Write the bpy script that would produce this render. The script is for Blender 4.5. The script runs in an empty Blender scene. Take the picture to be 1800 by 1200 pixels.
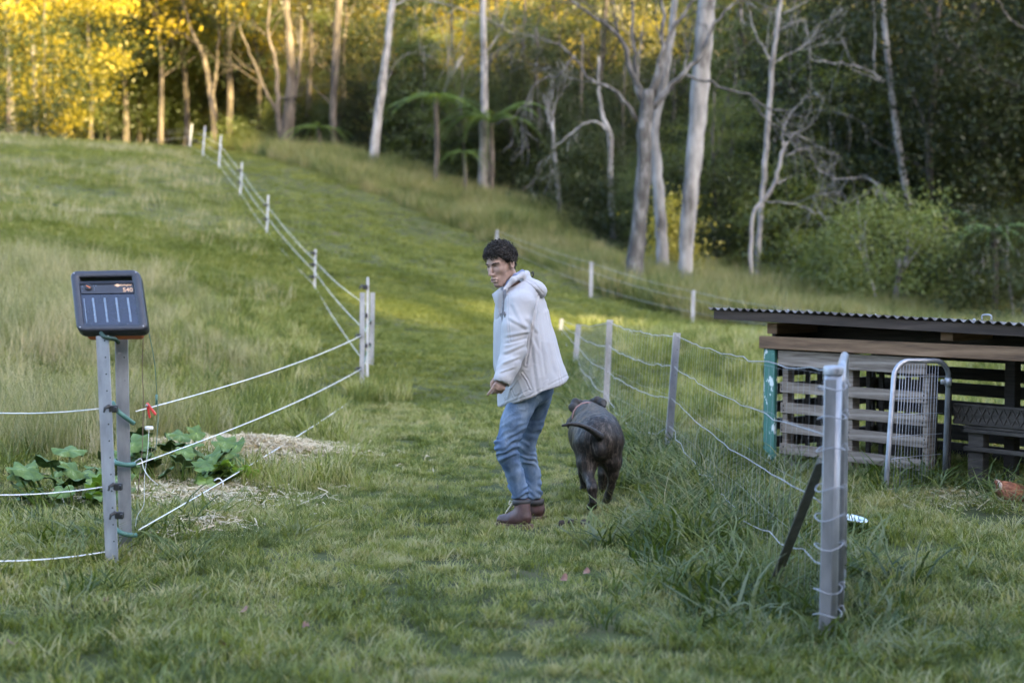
import bpy, math, random
import numpy as np
from mathutils import Vector, Matrix

SC = bpy.context.scene
COL = SC.collection
R = math.radians
# ------------------------------------------------------------------ camera, sky, sun, exposure
FPX, CAMZ = 2500.0, 1.5            # focal length in photograph pixels (50 mm), eye height
PITCH = math.atan(116 / FPX)
cd = bpy.data.cameras.new('camera')
cam = bpy.data.objects.new('camera', cd); COL.objects.link(cam)
cam.location = (0, 0, CAMZ); cam.rotation_euler = (R(90) - PITCH, 0, 0)
cd.lens = 50; cd.sensor_width = 36; cd.clip_end = 1500; cd.clip_start = 0.05
cd.dof.use_dof = True; cd.dof.focus_distance = 8.75; cd.dof.aperture_fstop = 1.7
SC.camera = cam
SUN_EL, SUN_AZ = 19.0, -56.0       # azimuth from +X towards +Y
sd = Vector((math.cos(R(SUN_EL)) * math.cos(R(SUN_AZ)), math.cos(R(SUN_EL)) * math.sin(R(SUN_AZ)), math.sin(R(SUN_EL))))
w = bpy.data.worlds.new('World'); SC.world = w; w.use_nodes = True
nt = w.node_tree; nt.nodes.clear()
sky = nt.nodes.new('ShaderNodeTexSky'); sky.sky_type = 'NISHITA'; sky.sun_disc = False
sky.sun_elevation = R(SUN_EL); sky.sun_rotation = math.atan2(sd.x, sd.y)
sky.ozone_density = 1.0; sky.air_density = 0.85; sky.dust_density = 2.6
bg = nt.nodes.new('ShaderNodeBackground'); bg.inputs[1].default_value = 0.15
wo = nt.nodes.new('ShaderNodeOutputWorld')
nt.links.new(sky.outputs[0], bg.inputs[0]); nt.links.new(bg.outputs[0], wo.inputs[0])
ld = bpy.data.lights.new('sun', 'SUN'); ld.energy = 5.0; ld.angle = R(0.5); ld.color = (1.0, 0.76, 0.34)
sun = bpy.data.objects.new('sun', ld); COL.objects.link(sun)
sun.rotation_euler = (-sd).to_track_quat('-Z', 'Y').to_euler(); sun.location = (40, -10, 40)
vs = SC.view_settings
vs.view_transform = 'Standard'; vs.look = 'None'; vs.exposure = 3.5; vs.gamma = 1.0
SC.cycles.use_denoising = True
SC.cycles.max_bounces = 6; SC.cycles.transparent_max_bounces = 8

# ------------------------------------------------------------------ helpers
cp, sp_ = math.cos(PITCH), math.sin(PITCH)
def P(px, py, d):
    """point at photograph pixel (px,py) whose world y is d"""
    a = (px - 900) / FPX; b = (600 - py) / FPX
    vy = cp + b * sp_; vz = -sp_ + b * cp
    t = d / vy
    return Vector((a * t, d, CAMZ + vz * t))
rng = np.random.default_rng(7)
rnd = random.Random(11)

def vnoise(p, seed=0):
    """smooth value noise on (N,3) points, about -1..1"""
    p = np.asarray(p, dtype=np.float64)
    i = np.floor(p).astype(np.int64); f = p - i
    f = f * f * (3 - 2 * f)
    def h(a, b, c):
        n = (a * 374761393 + b * 668265263 + c * 2147483647 + seed * 144269) & 0xffffffff
        n = ((n ^ (n >> 13)) * 1274126177) & 0xffffffff
        n = n ^ (n >> 16)
        return (n & 0xffff) / 32767.5 - 1
    x, y, z = i[:, 0], i[:, 1], i[:, 2]
    u, v, w_ = f[:, 0], f[:, 1], f[:, 2]
    def lx(b, c): return h(x, b, c) * (1 - u) + h(x + 1, b, c) * u
    a0 = lx(y, z) * (1 - v) + lx(y + 1, z) * v
    a1 = lx(y, z + 1) * (1 - v) + lx(y + 1, z + 1) * v
    return a0 * (1 - w_) + a1 * w_

def raw_mesh(name, verts, faces, smooth=True):
    me = bpy.data.meshes.new(name)
    me.from_pydata([tuple(v) for v in verts], [], faces)
    if smooth and len(me.polygons):
        me.polygons.foreach_set('use_smooth', np.ones(len(me.polygons), dtype=bool))
    me.update()
    return me

def fast_mesh(name, verts, faces, smooth=True):
    """verts (N,3) array, faces (M,k) array of one size"""
    me = bpy.data.meshes.new(name)
    verts = np.asarray(verts, dtype=np.float32); faces = np.asarray(faces, dtype=np.int32)
    k = faces.shape[1]
    me.vertices.add(len(verts)); me.vertices.foreach_set('co', verts.ravel())
    me.loops.add(faces.size); me.loops.foreach_set('vertex_index', faces.ravel())
    me.polygons.add(len(faces))
    me.polygons.foreach_set('loop_start', np.arange(0, faces.size, k, dtype=np.int32))
    me.polygons.foreach_set('loop_total', np.full(len(faces), k, dtype=np.int32))
    if smooth: me.polygons.foreach_set('use_smooth', np.ones(len(faces), dtype=bool))
    me.update(calc_edges=True)
    return me

def link(name, me, mat=None, parent=None, loc=None, **kw):
    o = bpy.data.objects.new(name, me); COL.objects.link(o)
    if mat is not None and me is not None and len(me.materials) == 0: me.materials.append(mat)
    if parent is not None:
        o.parent = parent
        if loc is None: o.matrix_parent_inverse = Matrix.Translation(-parent.location)
    if loc is not None: o.location = loc
    for k, v in kw.items(): o[k] = v
    return o

def thing(name, label, cat, loc=(0, 0, 0), group=None):
    o = bpy.data.objects.new(name, None); COL.objects.link(o); o.location = loc
    o.empty_display_size = 0.1
    o['label'] = label; o['category'] = cat
    if group: o['group'] = group
    return o
def tag(o, label, cat, group=None):
    o['label'] = label; o['category'] = cat
    if group: o['group'] = group
    return o

class MB:
    def __init__(s): s.v = []; s.f = []
    def add(s, vs_, fs):
        n = len(s.v); s.v += [Vector(v) for v in vs_]; s.f += [tuple(i + n for i in f) for f in fs]; return s
    def box(s, c, size, rot=None, bev=0.0):
        hx, hy, hz = size[0] / 2, size[1] / 2, size[2] / 2
        b = min(bev, hx * .9, hy * .9, hz * .9)
        if b <= 0:
            vs_ = [Vector((x, y, z)) for x in (-hx, hx) for y in (-hy, hy) for z in (-hz, hz)]
            fs = [(0, 1, 3, 2), (4, 6, 7, 5), (0, 4, 5, 1), (2, 3, 7, 6), (0, 2, 6, 4), (1, 5, 7, 3)]
        else:                                   # a chamfered box: 24 vertices
            vs_ = []; idx = {}
            for sx in (-1, 1):
                for sy in (-1, 1):
                    for sz in (-1, 1):
                        for ax in range(3):
                            q = [sx * (hx - b), sy * (hy - b), sz * (hz - b)]
                            q[ax] = (sx * hx, sy * hy, sz * hz)[ax]
                            idx[(sx, sy, sz, ax)] = len(vs_); vs_.append(Vector(q))
            fs = []
            for ax in range(3):
                o1, o2 = (ax + 1) % 3, (ax + 2) % 3
                for sg in (-1, 1):
                    quad = []
                    for a_, b_ in ((-1, -1), (1, -1), (1, 1), (-1, 1)):
                        k = [0, 0, 0]; k[ax] = sg; k[o1] = a_; k[o2] = b_
                        quad.append(idx[(*k, ax)])
                    fs.append(tuple(quad if sg > 0 else quad[::-1]))
            for ax in range(3):                 # edge chamfers along axis ax
                o1, o2 = (ax + 1) % 3, (ax + 2) % 3
                for a_ in (-1, 1):
                    for b_ in (-1, 1):
                        def g(t, face):
                            k = [0, 0, 0]; k[ax] = t; k[o1] = a_; k[o2] = b_
                            return idx[(*k, face)]
                        q = (g(-1, o1), g(1, o1), g(1, o2), g(-1, o2))
                        fs.append(q if a_ * b_ < 0 else q[::-1])
            for sx in (-1, 1):
                for sy in (-1, 1):
                    for sz in (-1, 1):
                        t = tuple(idx[(sx, sy, sz, ax)] for ax in range(3))
                        fs.append(t if sx * sy * sz > 0 else t[::-1])
        M_ = rot.to_3x3() if rot is not None else Matrix.Identity(3)
        c = Vector(c)
        return s.add([c + M_ @ v for v in vs_], fs)
    def bar(s, a, b, wd, th, up=(0, 0, 1), bev=0.0):
        a, b = Vector(a), Vector(b); d = b - a; L = d.length; d.normalize()
        u = Vector(up); sd_ = d.cross(u); 
        if sd_.length < 1e-4: sd_ = d.cross(Vector((1, 0, 0)))
        sd_.normalize(); u2 = sd_.cross(d)
        M_ = Matrix((d, sd_, u2)).transposed()
        return s.box((a + b) / 2, (L, wd, th), M_, bev)
    def tube(s, pts, r, n=8, cap=True):
        pts = [Vector(p) for p in pts]; m = len(pts)
        rs = r if hasattr(r, '__len__') else [r] * m
        base = len(s.v); nrm = None
        for i, p in enumerate(pts):
            t = (pts[min(i + 1, m - 1)] - pts[max(i - 1, 0)])
            if t.length < 1e-9: t = Vector((0, 0, 1))
            t.normalize()
            if nrm is None:
                nrm = t.cross(Vector((0.31, 0.2, 0.93)))
                if nrm.length < .05: nrm = t.cross(Vector((1, 0, 0)))
            nrm = (nrm - t * nrm.dot(t)); nrm.normalize(); bn = t.cross(nrm)
            for k in range(n):
                a = 2 * math.pi * k / n
                s.v.append(p + (nrm * math.cos(a) + bn * math.sin(a)) * rs[i])
        for i in range(m - 1):
            for k in range(n):
                k2 = (k + 1) % n
                s.f.append((base + i * n + k, base + i * n + k2, base + (i + 1) * n + k2, base + (i + 1) * n + k))
        if cap:
            s.f.append(tuple(base + k for k in range(n))[::-1])
            s.f.append(tuple(base + (m - 1) * n + k for k in range(n)))
        return s
    def lathe(s, c, prof, n=16, axis=None):
        """prof = [(r,z)...] about +Z at c, or about axis matrix"""
        c = Vector(c); M_ = axis or Matrix.Identity(3); base = len(s.v)
        for r, z in prof:
            for k in range(n):
                a = 2 * math.pi * k / n
                s.v.append(c + M_ @ Vector((r * math.cos(a), r * math.sin(a), z)))
        for i in range(len(prof) - 1):
            for k in range(n):
                k2 = (k + 1) % n
                s.f.append((base + i * n + k, base + i * n + k2, base + (i + 1) * n + k2, base + (i + 1) * n + k))
        return s
    def prism(s, outline, a, b, up=(0, 1, 0)):
        """outline [(u,v)] extruded from a to b; v along up"""
        a, b = Vector(a), Vector(b); d = (b - a).normalized(); u2 = Vector(up); u2 = (u2 - d * u2.dot(d)).normalized(); sx = u2.cross(d)
        base = len(s.v); n = len(outline)
        for q in (a, b):
            for (x, y) in outline: s.v.append(q + sx * x + u2 * y)
        for k in range(n):
            k2 = (k + 1) % n
            s.f.append((base + k, base + k2, base + n + k2, base + n + k))
        s.f.append(tuple(base + k for k in range(n))[::-1]); s.f.append(tuple(base + n + k for k in range(n)))
        return s
    def mesh(s, name, smooth=False):
        return raw_mesh(name, s.v, s.f, smooth)
    def build(s, name, mat, parent=None, smooth=False, **kw):
        return link(name, s.mesh(name, smooth), mat, parent, **kw)

def bez(pts, n=8):
    """Catmull-Rom through points"""
    pts = [Vector(p) for p in pts]; out = []
    q = [pts[0] * 2 - pts[1]] + pts + [pts[-1] * 2 - pts[-2]]
    for i in range(1, len(q) - 2):
        for k in range(n):
            t = k / n; a, b, c, d = q[i - 1], q[i], q[i + 1], q[i + 2]
            out.append(0.5 * ((2 * b) + (c - a) * t + (2 * a - 5 * b + 4 * c - d) * t * t + (3 * b - a - 3 * c + d) * t ** 3))
    out.append(pts[-1]); return out

# ------------------------------------------------------------------ materials
def newmat(name):
    m = bpy.data.materials.new(name); m.use_nodes = True; nt = m.node_tree
    for n in list(nt.nodes): nt.nodes.remove(n)
    out = nt.nodes.new('ShaderNodeOutputMaterial')
    return m, nt, out
def ND(nt, t, **kw):
    n = nt.nodes.new(t)
    for k, v in kw.items():
        if k.startswith('i_'):
            kk = k[2:]; n.inputs[int(kk) if kk.isdigit() else kk.replace('_', ' ')].default_value = v
        else: setattr(n, k, v)
    return n
def ramp(nt, fac, cols):
    r = nt.nodes.new('ShaderNodeValToRGB'); e = r.color_ramp.elements
    while len(e) < len(cols): e.new(0.5)
    for k, (p, c) in enumerate(cols): e[k].position = p; e[k].color = (*c, 1)
    nt.links.new(fac, r.inputs[0]); return r.outputs[0]
def M(name, cols, scale=8, rough=.6, metal=0.0, bump=.2, bscale=None, stretch=(1, 1, 1), detail=6, spec=.5, world=False, sheen=0, dist=.002):
    """principled surface whose colour runs through cols by a noise"""
    m, nt, out = newmat(name)
    b = ND(nt, 'ShaderNodeBsdfPrincipled'); nt.links.new(b.outputs[0], out.inputs[0])
    if world: c = ND(nt, 'ShaderNodeNewGeometry').outputs['Position']
    else: c = ND(nt, 'ShaderNodeTexCoord').outputs['Object']
    mp = ND(nt, 'ShaderNodeMapping'); mp.inputs['Scale'].default_value = stretch
    nt.links.new(c, mp.inputs[0])
    n = ND(nt, 'ShaderNodeTexNoise', i_Scale=scale, i_Detail=detail, i_Roughness=.6); nt.links.new(mp.outputs[0], n.inputs[0])
    if not isinstance(cols[0][0], (tuple, list)):
        k = len(cols); cols = [(.32 + .36 * i / max(1, k - 1), cc) for i, cc in enumerate(cols)]
    else: cols = [(p, cc) for cc, p in cols]
    nt.links.new(ramp(nt, n.outputs[0], cols), b.inputs['Base Color'])
    b.inputs['Roughness'].default_value = rough; b.inputs['Metallic'].default_value = metal
    b.inputs['Specular IOR Level'].default_value = spec
    if sheen: b.inputs['Sheen Weight'].default_value = sheen
    if bump:
        n2 = ND(nt, 'ShaderNodeTexNoise', i_Scale=bscale or scale * 4, i_Detail=4.0); nt.links.new(mp.outputs[0], n2.inputs[0])
        bp = ND(nt, 'ShaderNodeBump', i_Strength=bump, i_Distance=dist); nt.links.new(n2.outputs[0], bp.inputs['Height'])
        nt.links.new(bp.outputs[0], b.inputs['Normal'])
    return m
def leafmat(name, cols, trans=.45, rough=.5, nscale=.6, tcols=None, gloss=.06, rand=.5):
    """leaf or blade: diffuse + translucent + a little gloss; colour by per-copy random and world noise"""
    m, nt, out = newmat(name)
    pos = ND(nt, 'ShaderNodeNewGeometry').outputs['Position']
    n = ND(nt, 'ShaderNodeTexNoise', i_Scale=nscale, i_Detail=5.0, i_Roughness=.7); nt.links.new(pos, n.inputs[0])
    oi = ND(nt, 'ShaderNodeObjectInfo')
    n3 = ND(nt, 'ShaderNodeTexNoise', i_Scale=nscale * 22, i_Detail=2.0); nt.links.new(pos, n3.inputs[0])
    mx = ND(nt, 'ShaderNodeMath', operation='MULTIPLY_ADD'); nt.links.new(oi.outputs['Random'], mx.inputs[0]); mx.inputs[1].default_value = rand
    nt.links.new(n.outputs[0], mx.inputs[2])
    m2 = ND(nt, 'ShaderNodeMath', operation='MULTIPLY_ADD'); nt.links.new(n3.outputs[0], m2.inputs[0]); m2.inputs[1].default_value = .5; nt.links.new(mx.outputs[0], m2.inputs[2])
    s = ND(nt, 'ShaderNodeMath', operation='ADD'); nt.links.new(m2.outputs[0], s.inputs[0]); s.inputs[1].default_value = -rand / 2 - .25
    k = len(cols); cr = [(.33 + .34 * i / max(1, k - 1), cc) for i, cc in enumerate(cols)]
    c1 = ramp(nt, s.outputs[0], cr)
    tc = tcols or [(min(1, c[0] * 1.5 + .02), min(1, c[1] * 1.35 + .01), c[2] * .6) for c in cols]
    c2 = ramp(nt, s.outputs[0], [(p, cc) for (p, _), cc in zip(cr, tc)])
    d = ND(nt, 'ShaderNodeBsdfDiffuse'); t = ND(nt, 'ShaderNodeBsdfTranslucent'); g = ND(nt, 'ShaderNodeBsdfGlossy', i_Roughness=rough)
    nt.links.new(c1, d.inputs[0]); nt.links.new(c2, t.inputs[0]); g.inputs[0].default_value = (.8, .8, .8, 1)
    a = ND(nt, 'ShaderNodeMixShader'); a.inputs[0].default_value = trans; nt.links.new(d.outputs[0], a.inputs[1]); nt.links.new(t.outputs[0], a.inputs[2])
    b = ND(nt, 'ShaderNodeMixShader'); b.inputs[0].default_value = gloss; nt.links.new(a.outputs[0], b.inputs[1]); nt.links.new(g.outputs[0], b.inputs[2])
    nt.links.new(b.outputs[0], out.inputs[0])
    return m

# ------------------------------------------------------------------ implicit surfaces (for body, clothes, animals)
def sdf_mesh(f, lo, hi, h):
    """surface nets of f(x,y,z)<0 in the box lo..hi with step h -> verts, quads"""
    ax = [np.arange(lo[i], hi[i] + h, h, dtype=np.float32) for i in range(3)]
    X, Y, Z = np.meshgrid(*ax, indexing='ij')
    V = f(X, Y, Z).astype(np.float32)
    I = V < 0
    nx, ny, nz = V.shape
    cnt = np.zeros((nx - 1, ny - 1, nz - 1), np.int8)
    for a in (0, 1):
        for b in (0, 1):
            for c in (0, 1): cnt += I[a:nx - 1 + a, b:ny - 1 + b, c:nz - 1 + c]
    act = (cnt > 0) & (cnt < 8)
    ci, cj, ck = np.nonzero(act)
    vid = -np.ones(act.shape, np.int64); vid[ci, cj, ck] = np.arange(len(ci))
    acc = np.zeros((len(ci), 3)); num = np.zeros(len(ci))
    corners = [(0, 0, 0), (1, 0, 0), (0, 1, 0), (1, 1, 0), (0, 0, 1), (1, 0, 1), (0, 1, 1), (1, 1, 1)]
    for i, a in enumerate(corners):
        for b in corners[i + 1:]:
            if sum(abs(a[k] - b[k]) for k in range(3)) != 1: continue
            va = V[ci + a[0], cj + a[1], ck + a[2]]; vb = V[ci + b[0], cj + b[1], ck + b[2]]
            m = (va < 0) != (vb < 0)
            t = np.where(m, va / np.where(m, va - vb, 1), 0)
            for k in range(3): acc[:, k] += np.where(m, a[k] + (b[k] - a[k]) * t, 0)
            num += m
    acc /= num[:, None]
    verts = np.stack([ax[0][ci] + acc[:, 0] * h, ax[1][cj] + acc[:, 1] * h, ax[2][ck] + acc[:, 2] * h], 1)
    quads = []
    for axis in range(3):
        S = [slice(None)] * 3
        s0 = list(S); s1 = list(S); s0[axis] = slice(0, -1); s1[axis] = slice(1, None)
        A = I[tuple(s0)]; B = I[tuple(s1)]
        e = np.nonzero(A != B); e = np.stack(e, 1)
        o1, o2 = (axis + 1) % 3, (axis + 2) % 3
        lim = act.shape
        ok = (e[:, o1] > 0) & (e[:, o2] > 0) & (e[:, o1] < lim[o1]) & (e[:, o2] < lim[o2]) & (e[:, axis] < lim[axis])
        e = e[ok]; ins = A[e[:, 0], e[:, 1], e[:, 2]]
        q = []
        for d1, d2 in ((-1, -1), (0, -1), (0, 0), (-1, 0)):
            c = e.copy(); c[:, o1] += d1; c[:, o2] += d2
            q.append(vid[c[:, 0], c[:, 1], c[:, 2]])
        q = np.stack(q, 1); q[~ins] = q[~ins][:, ::-1]
        quads.append(q)
    return verts, np.concatenate(quads)
def smin(a, b, k):
    h = np.clip(.5 + .5 * (b - a) / k, 0, 1)
    return b + (a - b) * h - k * h * (1 - h)
def smax(a, b, k): return -smin(-a, -b, k)
def s_cone(p, a, b, ra, rb, sq=None):
    """tapered capsule; sq=(axis vector, factor) squashes along an axis"""
    X, Y, Z = p; a = Vector(a); b = Vector(b); d = b - a; L2 = max(d.length_squared, 1e-9)
    qx, qy, qz = X - a.x, Y - a.y, Z - a.z
    t = np.clip((qx * d.x + qy * d.y + qz * d.z) / L2, 0, 1)
    rx, ry, rz = qx - d.x * t, qy - d.y * t, qz - d.z * t
    if sq is not None:
        n = Vector(sq[0]).normalized(); k = sq[1]
        dp = (rx * n.x + ry * n.y + rz * n.z) * (1 / k - 1)
        rx, ry, rz = rx + n.x * dp, ry + n.y * dp, rz + n.z * dp
    return np.sqrt(rx * rx + ry * ry + rz * rz) - (ra + (rb - ra) * t)
def s_ell(p, c, r, M_=None):
    X, Y, Z = p; c = Vector(c); x, y, z = X - c.x, Y - c.y, Z - c.z
    if M_ is not None:
        Mi = M_.to_3x3().transposed()
        x, y, z = (Mi[0][0] * x + Mi[0][1] * y + Mi[0][2] * z, Mi[1][0] * x + Mi[1][1] * y + Mi[1][2] * z, Mi[2][0] * x + Mi[2][1] * y + Mi[2][2] * z)
    k = np.sqrt((x / r[0]) ** 2 + (y / r[1]) ** 2 + (z / r[2]) ** 2)
    k2 = np.sqrt((x / r[0] ** 2) ** 2 + (y / r[1] ** 2) ** 2 + (z / r[2] ** 2) ** 2) + 1e-9
    return k * (k - 1) / k2
def chain(p, pts, rs, k=.01, sq=None):
    d = None
    for i in range(len(pts) - 1):
        c = s_cone(p, pts[i], pts[i + 1], rs[i], rs[i + 1], sq)
        d = c if d is None else smin(d, c, k)
    return d
def normals(me):
    n = np.empty(len(me.vertices) * 3, np.float32)
    me.vertices.foreach_get('normal', n); return n.reshape(-1, 3)
def displace(me, fn):
    """fn(co, normal) -> offset along the normal"""
    co = np.empty(len(me.vertices) * 3, np.float32); me.vertices.foreach_get('co', co); co = co.reshape(-1, 3)
    nn = normals(me)
    co2 = co + nn * fn(co, nn)[:, None]
    me.vertices.foreach_set('co', co2.astype(np.float32).ravel()); me.update()
def project(co):
    """world -> photograph pixels"""
    x, y, z = co[:, 0], co[:, 1], co[:, 2] - CAMZ
    f = y * cp - z * sp_; u = y * sp_ + z * cp
    return 900 + FPX * x / f, 600 - FPX * u / f
# ------------------------------------------------------------------ terrain
CTRL = [ # photograph pixel and depth of points seen on the ground
 (553,513,29),(470,415,36),(424,345,44),(387,296,52),(359,277,58),(336,262,66),(260,260,80),(183,250,90),
 (0,238,62),(100,246,66),(200,400,32),(60,330,40),(0,600,16.5),(100,745,12),(0,850,9.8),(300,600,17.5),(330,480,26),(150,480,24),
 (640,695,17.8),(700,600,24),(850,565,28),(850,500,35),(700,450,37),(600,400,42),(560,350,48),(500,290,58),(430,272,66),
 (1000,480,42),(1000,600,24),(1100,650,19),(1300,600,23),(1250,700,17.4),(1038,525,38),(1217,570,34),(873,445,46),
 (1112,505,40),(1205,500,41),(1330,497,46),(655,300,60),(848,345,58),(985,395,54),(1075,415,52),(1480,550,38),(1600,590,34),
 (750,378,50),(620,330,54)]
_pts = [P(*c) for c in CTRL]
_pts += [Vector((x, y, 0)) for y in (1, 5, 9, 13) for x in (-4, 0, 4)] + [Vector((x, 15.5, 0)) for x in (1, 5)]
_pts += [Vector((-2, 9.5, .0)), Vector((-2, 11.5, -.06)), Vector((-1.9, 14.5, -.10))]
_pts += [Vector((7, 9, 0)), Vector((9, 16, 0)), Vector((10, 3, 0)), Vector((-8, 3, .1)), Vector((-9, 9, .6)), Vector((0, -10, 0)), Vector((12, -8, 0)), Vector((-14, -8, .5))]
_pts += [Vector((-45, 90, 11)), Vector((-15, 92, 9)), Vector((5, 85, 6.5)), Vector((25, 85, 3.5)), Vector((45, 80, 1)), Vector((35, 45, 0)), Vector((22, 28, .1)), Vector((-45, 60, 9)), Vector((-35, 25, 4.5)), Vector((-40, 0, 3)), Vector((30, 0, 0))]
_C = np.array([(p.x, p.y, p.z) for p in _pts])
def _tps(r2): return np.where(r2 > 1e-9, r2 * np.log(np.maximum(r2, 1e-9)), 0) * .5
_n = len(_C); _r2 = ((_C[:, None, :2] - _C[None, :, :2]) ** 2).sum(-1)
_A = np.zeros((_n + 3, _n + 3)); _A[:_n, :_n] = _tps(_r2) + np.eye(_n) * 3.0
_A[:_n, _n] = 1; _A[:_n, _n + 1:] = _C[:, :2]; _A[_n, :_n] = 1; _A[_n + 1:, :_n] = _C[:, :2].T
_W = np.linalg.solve(_A, np.concatenate([_C[:, 2], np.zeros(3)]))
def sstep(a, b, x):
    t = np.clip((x - a) / (b - a), 0, 1); return t * t * (3 - 2 * t)
def H(x, y):
    x = np.asarray(x, float); y = np.asarray(y, float); sh = x.shape; x = x.ravel(); y = y.ravel()
    xc = np.clip(x, -48, 48); yc = np.clip(y, -10, 92)
    z = np.full(x.shape, _W[_n]) + _W[_n + 1] * xc + _W[_n + 2] * yc
    for i in range(_n): z += _W[i] * _tps((xc - _C[i, 0]) ** 2 + (yc - _C[i, 1]) ** 2)
    far = sstep(92, 190, y)
    z += far * 62 * (1 - .15 * sstep(20, 80, x))
    q = np.stack([x * .12, y * .12, x * 0], 1)
    z += vnoise(q, 3) * .5 * sstep(70, 95, y) + vnoise(q * 4, 4) * .05 + vnoise(q * 12, 5) * .018
    return z.reshape(sh)
def hz(x, y): return float(H(np.array([x]), np.array([y]))[0])
def GP(px, d):
    """ground point under photograph column px at depth d"""
    x = (px - 900) / FPX * d * 1.001
    return Vector((x, d, hz(x, d)))
xs = np.concatenate([np.arange(-150, -26, 4.), np.arange(-26, -8, 1.), np.arange(-8, 8, .25), np.arange(8, 26, 1.), np.arange(26, 200, 4.)])
ys = np.concatenate([np.arange(-90, -5, 4.), np.arange(-5, 3, .5), np.arange(3, 16, .25), np.arange(16, 26, .5), np.arange(26, 90, 1.), np.arange(90, 330, 5.)])
ys = np.unique(np.concatenate([ys, np.arange(14, 30, .5)]))
GX, GY = np.meshgrid(xs, ys, indexing='ij'); GZ = H(GX, GY)
nx_, ny_ = GX.shape
V_ = np.stack([GX, GY, GZ], -1).reshape(-1, 3)
ii, jj = np.meshgrid(np.arange(nx_ - 1), np.arange(ny_ - 1), indexing='ij'); a_ = (ii * ny_ + jj).ravel()
F_ = np.stack([a_, a_ + ny_, a_ + ny_ + 1, a_ + 1], 1)
m_ground = M('soil', [(.028, .03, .014), (.045, .052, .02), (.06, .068, .026), (.075, .066, .038)], scale=1.3, rough=.95, bump=.6, bscale=18, world=True, spec=.1, dist=.02)
link('ground', fast_mesh('ground', V_, F_), m_ground, kind='structure', label='grassy paddock rising to a crest and wooded hillside')

# an unseen hill added behind and right of the camera, shaped to shade the paddock
SH = Vector((math.cos(R(SUN_AZ)), math.sin(R(SUN_AZ)), 0)); SPp = Vector((-SH.y, SH.x, 0)); TE = math.tan(R(SUN_EL))
EDGE_Y, QD = 73.0, 190.0
def crest(s):      # height that puts the shadow's edge along y = EDGE_Y, 8 m up the slope
    x = (s - SPp.y * EDGE_Y) / SPp.x
    return 8 - 8 * sstep(-13.5, -24, x) + TE * (QD - (SH.x * x + SH.y * EDGE_Y))
def patch_z(s, yy=27.4): x = (s - SPp.y * yy) / SPp.x; return .75 + TE * (QD - (SH.x * x + SH.y * yy))
S_ = np.concatenate([np.arange(-420, 0, 12.), np.arange(0, 40, .5), np.arange(40, 420, 12.)]); T_ = np.concatenate([np.linspace(-170, -12, 16), [-9, -6, 0, 6, 9], np.linspace(14, 200, 12)])
SS, TT = np.meshgrid(S_, T_, indexing='ij')
base_top = np.minimum(patch_z(SS), crest(SS) - 14); k_ = np.where(TT < 0, sstep(-150, -9, TT), 1 - sstep(9, 190, TT)); edge_ = sstep(420, 300, np.abs(SS))
nz = vnoise(np.stack([SS.ravel() * .03, TT.ravel() * .03, SS.ravel() * 0], 1), 21).reshape(SS.shape)
HZ_ = np.where(TT < 0, np.maximum(-2, base_top - .3 + TT * TE * 1.6 - np.abs(nz) * 4 * sstep(-9, -30, TT)), -2 + (base_top + 1.8) * k_)
HZ_ = -2 + (HZ_ + 2) * edge_
def hillv(z): return np.stack([SH.x * (QD + TT) + SPp.x * SS, SH.y * (QD + TT) + SPp.y * SS, z], -1).reshape(-1, 3)
_a = (np.arange(len(S_) - 1)[:, None] * len(T_) + np.arange(len(T_) - 1)[None]).ravel(); _nt = len(T_)
link('hill', fast_mesh('hill', hillv(HZ_), np.stack([_a, _a + _nt, _a + _nt + 1, _a + 1], 1)), M('hill_scrub', [(.03, .045, .018), (.05, .065, .026), (.07, .08, .035)], scale=.2, rough=.95, bump=.8, bscale=1.2, world=True, dist=.5), kind='structure', label='unseen hill added behind the camera to shade the paddock')
# an added wood along its crest, slotted to let sun patches through
mb_ = MB(); sv_ = list(np.arange(-330, 0, 6.)) + list(np.arange(0, 40, .25)) + list(np.arange(40, 330, 6.)); rgc = np.random.default_rng(4); ring = []
for s in sv_:
    sa = np.array([s]); bt = float(min(patch_z(sa)[0], crest(sa)[0] - 14)); nse = float(vnoise(np.array([[s * .11, 0, 3.3]]), 22)[0]) * 3.2 + float(vnoise(np.array([[s * .45, 0, 7.1]]), 23)[0]) * 2.5
    top = float(crest(sa)[0]) + nse; op = 13.3 < s < 14.5 or 15.8 < s < 18.3
    bot = bt + ((1.15 if s < 15 else 1.35) if op else -4)
    for t, z in ((-1.5, bot - .4), (-2, top - 4), (-1, top), (1, top - .5), (2, top - 5), (1.5, bot + .4)): 
        q = SH * (QD + t) + SPp * s; mb_.v.append(Vector((q.x, q.y, z)))
for i in range(len(sv_) - 1):
    for j in range(6): mb_.f.append((i * 6 + j, (i + 1) * 6 + j, (i + 1) * 6 + (j + 1) % 6, i * 6 + (j + 1) % 6))
o = mb_.build('added_ridge_wood', M('ridge_foliage', [(.02, .035, .014), (.04, .055, .02), (.06, .075, .03)], scale=.6, rough=.95, bump=1, bscale=3, world=True, dist=.6), None, False)
o['kind'] = 'stuff'; o['label'] = 'unseen wood added along the crest, slotted for the sun patches'

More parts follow.
